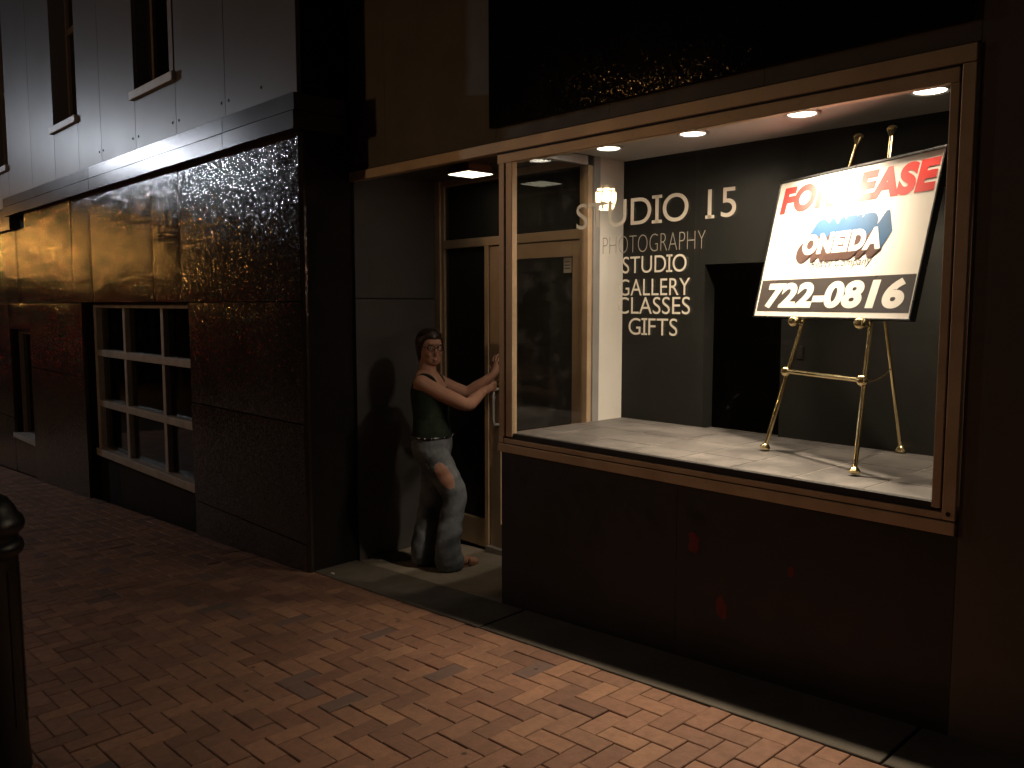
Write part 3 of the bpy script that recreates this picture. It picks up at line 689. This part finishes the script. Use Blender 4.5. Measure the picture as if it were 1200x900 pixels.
# ------------------------------------------------------------------ bollard at the left edge
bx, by = -.04, -2.565; bz = gz(bx, by)
bo = empty('bollard', (bx, by, bz), 'black cast iron bollard with domed ringed head at the left edge', 'bollard')
prof = [(.128, 0), (.128, .03), (.126, .05), (.124, .07), (.122, .10), (.118, .80), (.118, .84), (.135, .855), (.14, .875), (.135, .895), (.122, .905), (.122, .925), (.140, .94), (.146, .962), (.140, .985), (.125, 1.0), (.112, 1.03), (.09, 1.06), (.055, 1.082), (.02, 1.092), (.0, 1.093)]
MB().lathe(prof[:7], 40, (bx, by, bz)).build('post', 'black_iron', bo, smooth=True)
MB().lathe([(.118, .84)]+prof[7:], 40, (bx, by, bz)).build('head', 'black_iron', bo, smooth=True)
for k in range(12):
    a = 2*math.pi*k/12; MB().tube([(bx+.119*math.cos(a), by+.119*math.sin(a), bz+.2), (bx+.116*math.cos(a), by+.116*math.sin(a), bz+.8)], .006, 6).build('rib', 'black_iron', bo, smooth=True)

# ------------------------------------------------------------------ street lamps of the street (they light the scene and show in its reflections)
M['lantern_glow'] = emit('lantern_glow', (1, .62, .32), 145)
M['led_glow'] = emit('led_glow', (.82, .90, 1.0), 640)
M['sodium_glow'] = emit('sodium_glow', (1, .47, .11), 520)
M['sodium_dim'] = emit('sodium_dim', (1, .50, .15), 80)
def lantern(x, y, z, mat):
    r = empty('post_lantern', (x, y, gz(x, y)), 'black post lantern at the kerb with warm caged head, reflected in the display window', 'street lamp')
    g0 = gz(x, y)
    MB().lathe([(.16, 0), (.16, .12), (.11, .2), (.08, .5), (.055, .6), (.05, z-g0-.35), (.075, z-g0-.33), (.05, z-g0-.29), (.09, z-g0-.2), (.10, z-g0-.17)], 20, (x, y, g0)).build('post', 'black_iron', r, smooth=True)
    MB().lathe([(.0, -.15), (.11, -.145), (.145, -.03), (.14, .08), (.11, .13), (.0, .14)], 16, (x, y, z)).build('globe', mat, r, smooth=True)
    m_ = MB()
    for k in range(8):
        a = 2*math.pi*(k+.5)/8; m_.tube([(x+.11*math.cos(a), y+.11*math.sin(a), z-.17), (x+.165*math.cos(a), y+.165*math.sin(a), z-.02), (x+.155*math.cos(a), y+.155*math.sin(a), z+.1), (x+.09*math.cos(a), y+.09*math.sin(a), z+.18)], .012, 6)
    for zz, rr in ((z-.085, .158), (z+.085, .16)): m_.tube([(x+rr*math.cos(2*math.pi*k/24), y+rr*math.sin(2*math.pi*k/24), zz) for k in range(25)], .011, 6)
    m_.build('cage', 'black_iron', r, smooth=True)
    MB().lathe([(.11, .165), (.11, .18), (.06, .23), (.02, .27), (.0, .33)], 16, (x, y, z)).build('cap', 'black_iron', r, smooth=True)
lantern(-4.30, -5.80, 3.20, 'lantern_glow')
def street_light(x, y, z, mat, label, size, dirn=(0, 1)):
    g0 = gz(x, y)-.1; r = empty('street_light', (x, y, g0), label, 'street lamp', 'tall street lights along the road'); d = V((dirn[0], dirn[1], 0)).normalized()
    b = V((x, y, 0))-d*1.4
    MB().tube([(b.x, b.y, g0), (b.x, b.y, z), (b.x+d.x*.3, b.y+d.y*.3, z+.25), (b.x+d.x*1.2, b.y+d.y*1.2, z+.3)], [.09, .06, .05, .04], 12).build('pole', 'black_iron', r, smooth=True)
    MB().lathe([(.0, .34), (size*.5, .32), (size*1.15, .22), (size*1.2, .12), (size*1.1, .10)], 16, (x, y, z)).build('hood', 'black_iron', r, smooth=True)
    MB().lathe([(.0, .10), (size, .10), (size*.9, 0), (size*.5, -.07), (.0, -.09)], 16, (x, y, z)).build('lens', mat, r, smooth=True)
street_light(-15.2, -4.7, 4.9, 'led_glow', 'cool white street light down the hill, seen as glare on the ledge', .12, (0, 1))
street_light(-37.4, -6.7, 4.2, 'sodium_glow', 'orange street light far down the hill, seen as glow on the left panels', .22, (0, 1))
street_light(-8.6, -12.7, 5.8, 'sodium_dim', 'orange street light across the road, seen as glints on the glossy fascia', .12, (0, 1))
# a dropped cigarette end on the concrete at the corner
cg = MB(); cx_, cy_ = -1.36, -.315; cz_ = zs(cx_, cy_)+.006
cg.tube([(cx_, cy_, cz_), (cx_+.022, cy_+.008, cz_+.001)], .0055, 10); tag(cg.build('cigarette_end', 'white_wall', smooth=True), 'tiny white cigarette end on the concrete by the dark building corner', 'litter')
for zz in (.996,): MB().lathe([(.0, 0), (.009, 0), (.007, .004), (.0, .005)], 12, (2.42, -.0165, zz), (0, -1, 0)).build('screw', 'gasket', fr, smooth=True)
# traffic signal far down the hill, mirrored in the nine-pane window
M['signal_red'] = emit('signal_red', (1, .04, .02), 28); M['signal_green'] = emit('signal_green', (.05, 1, .45), 12)
tx, ty, tz = -53.3, -16.3, .17
tsg = empty('traffic_signal', (tx, ty, gz(tx, ty)), 'distant traffic signal with red and green lamps, mirrored in the nine-pane window', 'traffic light')
MB().tube([(tx, ty-.2, gz(tx, ty)-.3), (tx, ty-.2, tz+1.3)], .07, 12).build('pole', 'black_iron', tsg, smooth=True)
for k, (dx, dz, mt) in enumerate(((0, 0, 'signal_red'), (.9, 0, 'signal_red'), (0, .62, 'signal_green'))):
    if k != 2: hs = MB().box(tx+dx-.2, tx+dx+.2, ty-.12, ty+.12, tz+dz-.22, tz+dz+.85).build('signal_head', 'black_iron', tsg, bevel=.03)
    if k == 1: box('arm', 'black_iron', tsg, tx+.2, tx+.7, ty-.05, ty+.05, tz+.3, tz+.4)
    MB().ball((tx+dx+.19, ty+.11, tz+dz), .16, 12, 8).build('signal_lens', mt, tsg, smooth=True)
# PERSON
# ------------------------------------------------------------------ the woman at the door
M['skin'] = plain('skin', (.40, .215, .155), .7, 0, .06, 14, .02, 160, .2)
M['hair'] = plain('dark_auburn_hair', (.022, .010, .007), .5, 0, .4, 60)
M['lips'] = plain('lips', (.26, .10, .085), .4)
M['eye'] = plain('eye_white', (.6, .56, .52), .15); M['iris'] = plain('iris', (.02, .012, .008), .1)
M['shoe'] = plain('brown_leather', (.16, .08, .045), .5, 0, .2, 30)
M['steel'] = plain('bright_steel', (.7, .7, .7), .2, 1.0)
def cloth(name, lo, hi, bs, sc):
    m = NT(name); n = m.noise(sc, 5, .6); n2 = m.noise(9, 2, .5, None, .2); n3 = m.noise(260, 3)
    c = m.ramp(n, [(.3, lo), (.72, hi)]); m.set(Base_Color=c, Roughness=.9, Specular_IOR_Level=.15)
    m.bump(m.math('ADD', m.math('MULTIPLY', n2, 1.6), m.math('MULTIPLY', n3, .15)), bs, .012); return m.m
M['tank'] = cloth('dark_green_knit', (.012, .02, .014), (.024, .036, .024), .5, 20)
M['denim'] = cloth('faded_denim', (.05, .06, .08), (.21, .225, .245), .5, 6)
M['fray'] = plain('frayed_thread', (.30, .30, .30), .9)
def fuse(m_, name, mat, parent, voxel=.005, it=6, fac=.5):
    me = bpy.data.meshes.new(name); me.from_pydata([tuple(v) for v in m_.v], [], m_.f)
    bm = bmesh.new(); bm.from_mesh(me); bmesh.ops.recalc_face_normals(bm, faces=bm.faces); bm.to_mesh(me); bm.free()
    o = bpy.data.objects.new(name, me); COL.objects.link(o)
    r_ = o.modifiers.new('r', 'REMESH'); r_.mode = 'VOXEL'; r_.voxel_size = voxel; r_.use_smooth_shade = True
    s_ = o.modifiers.new('s', 'SMOOTH'); s_.iterations = it; s_.factor = fac
    bpy.context.view_layer.update(); dg = bpy.context.evaluated_depsgraph_get()
    me2 = bpy.data.meshes.new_from_object(o.evaluated_get(dg)); bpy.data.objects.remove(o); me2.name = name
    for p in me2.polygons: p.use_smooth = True
    me2.materials.clear(); me2.materials.append(M[mat]); o2 = bpy.data.objects.new(name, me2); COL.objects.link(o2)
    if parent: o2.parent = parent; o2.matrix_parent_inverse = inv_world(parent)
    return o2
def loft(m_, rings, g, seg=28, pw=2.3):
    """rings: (centre, half width, half depth); width runs along the right of g, depth along g"""
    g = V((g[0], g[1], 0)).normalized(); r_ = V((g.y, -g.x, 0)); b = len(m_.v); n = len(rings)
    for c, hw, hd in rings:
        for k in range(seg):
            a = 2*math.pi*k/seg; ca, sa = math.cos(a), math.sin(a)
            ca = math.copysign(abs(ca)**(2/pw), ca); sa = math.copysign(abs(sa)**(2/pw), sa)
            m_.v.append(V(c)+r_*hw*ca+g*hd*sa)
    for i in range(n-1):
        for k in range(seg): m_.f.append((b+i*seg+k, b+i*seg+(k+1) % seg, b+(i+1)*seg+(k+1) % seg, b+(i+1)*seg+k))
    m_.f += [tuple(b+k for k in range(seg))[::-1], tuple(b+(n-1)*seg+k for k in range(seg))]
def spline(pts, rad, sub=5):
    """Catmull-Rom through the joints with interpolated radii"""
    pts = [V(p) for p in pts]; P_, R_ = [], []; n = len(pts)
    for i in range(n-1):
        p0, p1, p2, p3 = pts[max(i-1, 0)], pts[i], pts[i+1], pts[min(i+2, n-1)]
        for k in range(sub):
            t = k/sub; P_.append(.5*((2*p1)+(p2-p0)*t+(2*p0-5*p1+4*p2-p3)*t*t+(3*p1-p0-3*p2+p3)*t**3)); e = t*t*(3-2*t); R_.append(rad[i]*(1-e)+rad[i+1]*e)
    P_.append(pts[-1]); R_.append(rad[-1]); return P_, R_
def limb(m_, pts, rad, seg=16, sub=5):
    p, r_ = spline(pts, rad, sub); m_.tube(p, r_, seg); m_.ball(pts[0], rad[0]*.98, 14, 8); m_.ball(pts[-1], rad[-1]*.98, 14, 8)
G = V((.79, .61, 0)).normalized(); GR = V((G.y, -G.x, 0))
body = MB()
tor = [((-.93, .215, .77), .165, .118), ((-.93, .215, .84), .172, .125), ((-.935, .22, .91), .160, .118), ((-.955, .225, 1.0), .137, .102), ((-.965, .235, 1.07), .142, .112), ((-.972, .243, 1.13), .150, .124),
       ((-.99, .243, 1.19), .156, .112), ((-1.003, .243, 1.245), .155, .090), ((-1.015, .245, 1.283), .115, .072), ((-1.022, .248, 1.31), .065, .06)]
loft(body, tor, G)
HC = V((-1.028, .275, 1.460)); H = V((.95, -.22, 0)).normalized(); HR = V((H.y, -H.x, 0))
limb(body, [(-1.018, .246, 1.27), (-1.024, .256, 1.33), (-1.032, .268, 1.40)], [.066, .058, .056])
def hp(f, s, z): return HC+H*f+HR*s+ZU*z
hd_ = [(-.116, .046, .028, .024), (-.108, .042, .043, .040), (-.091, .030, .058, .060), (-.065, .014, .068, .078), (-.025, .006, .074, .089), (.015, .001, .076, .094), (.05, -.004, .076, .096), (.08, -.008, .067, .088), (.10, -.010, .048, .070), (.113, -.012, .026, .040), (.117, -.012, .010, .016)]
loft(body, [(hp(f, 0, z), hw, hdp) for z, f, hw, hdp in hd_], H, 26, 2.1)
body.tube([hp(.084, 0, .016), hp(.096, 0, -.008), hp(.108, 0, -.030), hp(.104, 0, -.042), hp(.085, 0, -.046)], [.007, .008, .0095, .0105, .007], 10)
for s in (-1, 1):
    body.ball(hp(.092, s*.010, -.040), .0075, 8, 6)
    body.ball(hp(.068, s*.038, -.032), .026, 10, 7)                       # cheeks
    e_ = MB().ball((0, 0, 0), 1, 12, 8); body.add([hp(-.005+v.x*.022, s*(.072+v.y*.010), -.012+v.z*.032) for v in e_.v], e_.f)
body.tube([hp(.082, -.04, .028), hp(.094, -.015, .030), hp(.094, .015, .030), hp(.082, .04, .028)], [.009, .011, .011, .009], 10)
# right arm, hand closed on a key
limb(body, [(-.935, .135, 1.235), (-.865, .185, 1.19), (-.775, .262, 1.137), (-.700, .328, 1.098), (-.735, .42, 1.122), (-.775, .50, 1.145), (-.797, .555, 1.160)], [.056, .054, .050, .044, .042, .034, .026])
def finger(pts, r0, r1): limb(body, pts, [r0+(r1-r0)*k/(len(pts)-1) for k in range(len(pts))], 10, 3)
RW = V((-.797, .555, 1.160)); fd = V((-.05, .93, .36)).normalized(); ud = V((.35, -.30, .88)).normalized(); ud = (ud-fd*ud.dot(fd)).normalized(); sd = fd.cross(ud)
def rp(f, u, s): return RW+fd*f+ud*u+sd*s
limb(body, [rp(0, 0, 0), rp(.025, 0, 0), rp(.055, .004, .0), rp(.078, .008, .0)], [.026, .030, .034, .030])
for k, u in enumerate((.030, .011, -.008, -.026)):
    L = (.9, 1.0, .95, .8)[k]; finger([rp(.070, u, .012), rp(.070+.034*L, u, .020), rp(.070+.040*L, u-.002, -.010), rp(.062, u-.002, -.022), rp(.050, u, -.010)], .0105, .0085)
finger([rp(.018, .022, -.016), rp(.045, .036, -.026), rp(.075, .038, -.024), rp(.098, .034, -.012)], .012, .009)
# left arm, palm against the door
limb(body, [(-1.075, .355, 1.235), (-1.02, .41, 1.195), (-.96, .46, 1.165), (-.905, .505, 1.150), (-.86, .54, 1.185), (-.80, .578, 1.235), (-.765, .604, 1.268)], [.056, .054, .050, .045, .043, .034, .026])
LW_ = V((-.765, .604, 1.268))
def lp(x, z, y=0.): return LW_+V((x, y, z))
limb(body, [lp(0, 0), lp(.006, .025, .018), lp(.008, .055, .036), lp(.008, .080, .042)], [.025, .028, .031, .026])
for k, (dx, tx, L) in enumerate(((-.030, -.046, .058), (-.010, -.016, .070), (.012, .016, .066), (.032, .044, .052))):
    finger([lp(.008+dx, .072, .042), lp(.008+dx+(tx-dx)*.4, .072+L*.42, .036), lp(.008+dx+(tx-dx)*.8, .072+L*.78, .048), lp(.008+tx, .072+L, .064)], .0102, .0082)
finger([lp(-.018, .018, .016), lp(-.042, .040, .026), lp(-.058, .062, .036), lp(-.066, .084, .050)], .012, .009)
# legs and feet
limb(body, [(-.875, .155, .80), (-.84, .235, .64), (-.80, .30, .475), (-.80, .265, .27), (-.797, .225, .09)], [.088, .072, .056, .048, .036])
limb(body, [(-.985, .285, .80), (-1.0, .30, .63), (-1.03, .30, .46), (-1.035, .25, .27), (-1.035, .20, .09)], [.088, .072, .056, .048, .036])
for a, b in (((-.795, .215), (-.755, .44)), ((-1.035, .185), (-.97, .40))):
    zf = zl(a[0], a[1])+.004; a3, b3 = V((a[0], a[1], zf+.05)), V((b[0], b[1], zf+.022)); limb(body, [a3, a3+(b3-a3)*.5+ZU*.012, b3], [.034, .034, .024])
pr_ = fuse(body, 'person', 'skin', None, .0045, 5)
tag(pr_, 'woman in dark green tank top and ripped jeans unlocking the door, looking back', 'person')
# tank top with straps
tk = MB(); loft(tk, [((-.932, .217, .865), .173, .127), ((-.937, .221, .92), .166, .124)]+[(c, a+.008, b+.009) for c, a, b in tor[3:7]]+[((-.995, .243, 1.205), .148, .105)], G)
for s in (-1, 1):
    c = V((-1.0, .243, 0))
    limb(tk, [c+GR*s*.100+G*.085+ZU*1.19, c+GR*s*.105+G*.060+ZU*1.262, c+GR*s*.110+ZU*1.290, c+GR*s*.105-G*.055+ZU*1.262, c+GR*s*.095-G*.08+ZU*1.19], [.016, .013, .012, .013, .016], 10, 4)
tk_o = fuse(tk, 'tank_top', 'tank', pr_, .006, 5)
# jeans with flared hems
jn = MB(); loft(jn, [((-.93, .215, .745), .160, .118), ((-.93, .215, .80), .178, .130), ((-.93, .215, .85), .176, .130), ((-.933, .218, .888), .168, .124)], G)
limb(jn, [(-.875, .160, .79), (-.855, .205, .70), (-.825, .265, .58), (-.800, .302, .475), (-.803, .280, .36), (-.800, .250, .22), (-.793, .235, .11), (-.785, .245, .045)], [.107, .104, .093, .082, .078, .081, .091, .099], 20)
limb(jn, [(-.985, .280, .79), (-1.0, .290, .68), (-1.015, .294, .56), (-1.026, .290, .46), (-1.03, .262, .34), (-1.032, .235, .21), (-1.03, .218, .11), (-1.025, .218, .040)], [.107, .102, .092, .084, .080, .083, .092, .098], 20)
jn_o = fuse(jn, 'jeans', 'denim', pr_, .007, 6)
zfl = zl(-.8, .2)+.006
nrm = [v.normal.copy() for v in jn_o.data.vertices]
for v, vn in zip(jn_o.data.vertices, nrm):       # hems end just above the ground; folds gather over the knee and shin
    if v.co.z < zfl+.002: v.co.z = zfl+.002+.012*abs(math.sin(v.co.x*60+v.co.y*45))
    else:
        k = 1.0 if v.co.z < .62 else max(0, 1-(v.co.z-.62)/.15)
        v.co += vn*(.0034*k*math.sin(v.co.z*62+2.2*math.sin(v.co.x*13)+2.6*math.sin(v.co.y*12))*(.55+.45*math.sin(v.co.z*17+v.co.x*21))+.0018*k*math.sin(v.co.z*27+v.co.x*18-v.co.y*15))
# bare thigh showing through the tear
from mathutils.bvhtree import BVHTree
bv = BVHTree.FromPolygons([v.co.copy() for v in jn_o.data.vertices], [tuple(p.vertices) for p in jn_o.data.polygons])
vd = (V((-.82, .2, .62))-CAM).normalized(); hr_ = vd.cross(ZU).normalized(); hu = hr_.cross(vd)
def patch(cx, cz, wx, wz, tilt_, name, mat, off, seed, n=15):
    q = random.Random(seed); m_ = MB(); idx = {}
    for j in range(-n, n+1):
        for i in range(-n, n+1):
            a, b = i/n, j/n; edge = 1+.10*math.sin(7*math.atan2(b, a)+seed)+.07*q.uniform(-1, 1)
            if a*a+b*b > 1 and not (a*a+b*b < 1.3 and edge > 1.08): continue
            x_, z_ = a*wx, b*wz; x2, z2 = x_*math.cos(tilt_)-z_*math.sin(tilt_), x_*math.sin(tilt_)+z_*math.cos(tilt_)
            o_ = V((-.84, .21, .64))+hr_*(cx+x2)+hu*(cz+z2)-vd*.6
            h_, nn, _, _ = bv.ray_cast(o_, vd)
            if h_ is not None and (h_-o_).length < .75: idx[(i, j)] = len(m_.v); m_.v.append(h_-vd*off)
    for (i, j), k in idx.items():
        if all(t in idx for t in ((i+1, j), (i+1, j+1), (i, j+1))): m_.f.append((k, idx[(i+1, j)], idx[(i+1, j+1)], idx[(i, j+1)]))
    if m_.f:
        o_ = m_.build(name, mat, jn_o, smooth=True); return o_
tag(patch(.030, -.02, .044, .098, .55, 'torn_hole', 'skin', .0035, 3), 'bare thigh showing through a long tear')
patch(.030, -.02, .048, .104, .55, 'frayed_edge', 'fray', .0018, 5)
patch(-.085, .055, .006, .012, .3, 'frayed_edge', 'fray', .002, 6); patch(-.075, .035, .005, .010, .1, 'frayed_edge', 'fray', .002, 7)
# belt with studs
bl = MB(); seg = 40
cB = V((-.933, .218, .884)); pts = []
for k in range(seg+1):
    a = 2*math.pi*k/seg; pts.append(cB+GR*(.176*math.cos(a))+G*(.131*math.sin(a)))
bl.tube(pts, .009, 8, False); belt = bl.build('belt', 'black_plastic', pr_, smooth=True)
for k in range(0, 14):
    p = pts[(k*2+30) % 40]; MB().ball(p+(p-cB).normalized()*.008, .0048, 8, 6).build('stud', 'steel', belt, smooth=True)
# shoes
for a, b in (((-.797, .205), (-.752, .462)), ((-1.037, .175), (-.965, .42))):
    a, b = V((*a, 0)), V((*b, 0)); d = (b-a); L = d.length; d.normalize(); s_ = V((d.y, -d.x, 0)); so = MB(); up_ = MB()
    prof_ = [(-.02, .022), (.03, .034), (.10, .031), (.17, .042), (.22, .038), (.25, .024), (.262, .008)]
    for dz, sc in ((.0, 1.0), (.018, 1.02)):
        for t, hw in prof_: so.v.append(a+d*t*L/.262+s_*hw*sc+ZU*(zl(a.x, a.y)+.004+dz))
        for t, hw in reversed(prof_): so.v.append(a+d*t*L/.262-s_*hw*sc+ZU*(zl(a.x, a.y)+.004+dz))
    n_ = len(prof_)*2; so.f += [tuple(range(n_))[::-1], tuple(range(n_, 2*n_))]+[(k, (k+1) % n_, n_+(k+1) % n_, n_+k) for k in range(n_)]
    sh = so.build('shoe', 'shoe', pr_, bevel=.004)
    q0 = a+d*.175+ZU*(zl(a.x, a.y)+.02)
    up_.tube([q0-s_*.042, q0-s_*.034+ZU*.03, q0+ZU*.046, q0+s_*.034+ZU*.03, q0+s_*.042], .009, 8); up_.build('shoe_strap', 'shoe', sh, smooth=True)
# face details
for s in (-1, 1):
    ey = MB().ball(hp(.0815, s*.031, .004), .0115, 12, 8, (1, 1, .8)).build('eye', 'eye', pr_, smooth=True)
    dv = (H*1.0+HR*.45*1).normalized(); c = hp(.0815, s*.031, .004)+dv*.0072
    MB().ball(c, .0056, 10, 6).build('iris', 'iris', ey, smooth=True)
    MB().tube([hp(.090, s*.014, .024), hp(.0915, s*.030, .030), hp(.082, s*.046, .025)], [.0025, .0036, .002], 6).build('eyebrow', 'hair', pr_, smooth=True)
lm = MB(); lm.tube([hp(.079, -.027, -.072), hp(.0925, -.010, -.0755), hp(.0945, 0, -.077), hp(.0925, .010, -.0755), hp(.079, .027, -.071)], [.002, .0048, .005, .0048, .002], 8)
lm.tube([hp(.079, -.025, -.074), hp(.090, -.010, -.0845), hp(.092, 0, -.0855), hp(.090, .010, -.0845), hp(.079, .025, -.073)], [.002, .0045, .0055, .0045, .002], 8); lm.build('lips', 'lips', pr_, smooth=True)
gl_ = MB()
for s in (-1, 1):
    gl_.tube([hp(.1075-.012*abs(math.cos(2*math.pi*k/20)*(1 if s*math.cos(2*math.pi*k/20) > 0 else 0)), s*.033+.0245*math.cos(2*math.pi*k/20), .002+.0185*math.sin(2*math.pi*k/20)) for k in range(21)], .0032, 6)
    gl_.tube([hp(.097, s*.057, .008), hp(.06, s*.076, .010), hp(.0, s*.083, .008), hp(-.02, s*.082, -.006)], .0022, 6)
gl_.tube([hp(.108, -.0085, .006), hp(.111, 0, .009), hp(.108, .0085, .006)], .002, 6); gl_.build('glasses', 'black_plastic', pr_, smooth=True)
# hair pulled back into a low tail
hr = MB(); q = random.Random(5)
hrings = []
for (z0, f0, w0, d0), (z1, f1, w1, d1) in zip(hd_, hd_[1:]):
    for k in range(4): t = k/4; hrings.append((z0+(z1-z0)*t, f0+(f1-f0)*t, w0+(w1-w0)*t, d0+(d1-d0)*t))
hrings.append(hd_[-1]); sg_ = 48; hv = []
for z, f, wd, dp_ in hrings:
    for k in range(sg_):
        a = 2*math.pi*k/sg_; x_, y_ = f+dp_*math.sin(a), wd*math.cos(a)
        t = min(1, max(0, (x_+.025)/.10)); zline = -.11+.172*(t*t*(3-2*t)) - .10*max(0, abs(y_)-.055)
        e = min(1, max(-.6, (z-zline)/.035)); th_ = (.004+.010*e if e > 0 else .012*e) + .0012*math.sin(a*23+z*40)*(1 if e > .3 else 0)
        q_ = V((x_-f, y_, max(0, z-.02)*1.0)); q_ = q_.normalized() if q_.length > 1e-6 else V((0, 0, 1))
        hv.append(hp(x_+q_.x*th_, y_+q_.y*th_, z+q_.z*th_))
hf = [(i*sg_+k, i*sg_+(k+1) % sg_, (i+1)*sg_+(k+1) % sg_, (i+1)*sg_+k) for i in range(len(hrings)-1) for k in range(sg_)]
hr.add(hv, hf+[tuple((len(hrings)-1)*sg_+k for k in range(sg_))])
limb(hr, [hp(-.085, -.005, .02), hp(-.115, -.01, -.02), hp(-.118, -.012, -.07), hp(-.105, -.012, -.115)], [.055, .052, .046, .024])
for k in range(170):
    a = q.uniform(-1.35, 1.35); z0 = .066-.028*a*a
    pts_ = []
    for t in (0, .33, .66, 1):
        an = a*(1-t*.25)*(1+t*.55); zz = z0+(.045-.02*abs(a))*math.sin(math.pi*min(1, t*1.15))-.07*t*t
        an = math.copysign(min(abs(a)+(math.pi-abs(a))*t*.93, math.pi), a if abs(a) > .02 else .02)
        pts_.append(hp(-.006+.0925*math.cos(an), .081*math.sin(an), zz+q.uniform(-.003, .003)))
    P_, R_ = spline(pts_, [.0008, .0017, .0017, .001], 4); hr.tube(P_, R_, 4)
hair_o = hr.build('hair', 'hair', pr_, smooth=True)
# keys hanging from the hand
ky = empty('key_ring', rp(.10, -.01, -.005), 'small bunch of steel keys hanging from the woman\'s hand at the lock', 'keys')
k0 = rp(.105, .030, -.012); k1 = V((-.80, .690, 1.205))
MB().tube([k0, k1], [.003, .002], 6).build('key', 'steel', ky, smooth=True)
c = rp(.095, -.01, .0)-ZU*.03
MB().tube([c+V((.014*math.cos(2*math.pi*k/16), 0, .014*math.sin(2*math.pi*k/16))) for k in range(17)], .0016, 6, False).build('ring', 'steel', ky, smooth=True)
for k, (dx, dy, L) in enumerate(((-.012, .006, .055), (.004, -.004, .06), (.014, .008, .05))):
    p = c+V((dx*.5, 0, -.012)); e = c+V((dx*1.6, dy, -L)); d = (e-p).normalized(); s_ = d.cross(V((.3, 1, 0))).normalized()
    m_ = MB(); n_ = d.cross(s_)*.0012
    ol = [p+s_*.009, p+s_*.009+d*.016, p+s_*.0035+d*.022, e+s_*.003, e-s_*.003, p-s_*.0035+d*.022, p-s_*.009+d*.016, p-s_*.009]
    m_.v = [x+n_ for x in ol]+[x-n_ for x in ol]; m_.f = [tuple(range(8)), tuple(range(8, 16))[::-1]]+[(i, (i+1) % 8, 8+(i+1) % 8, 8+i) for i in range(8)]
    m_.build('key', 'steel', ky)
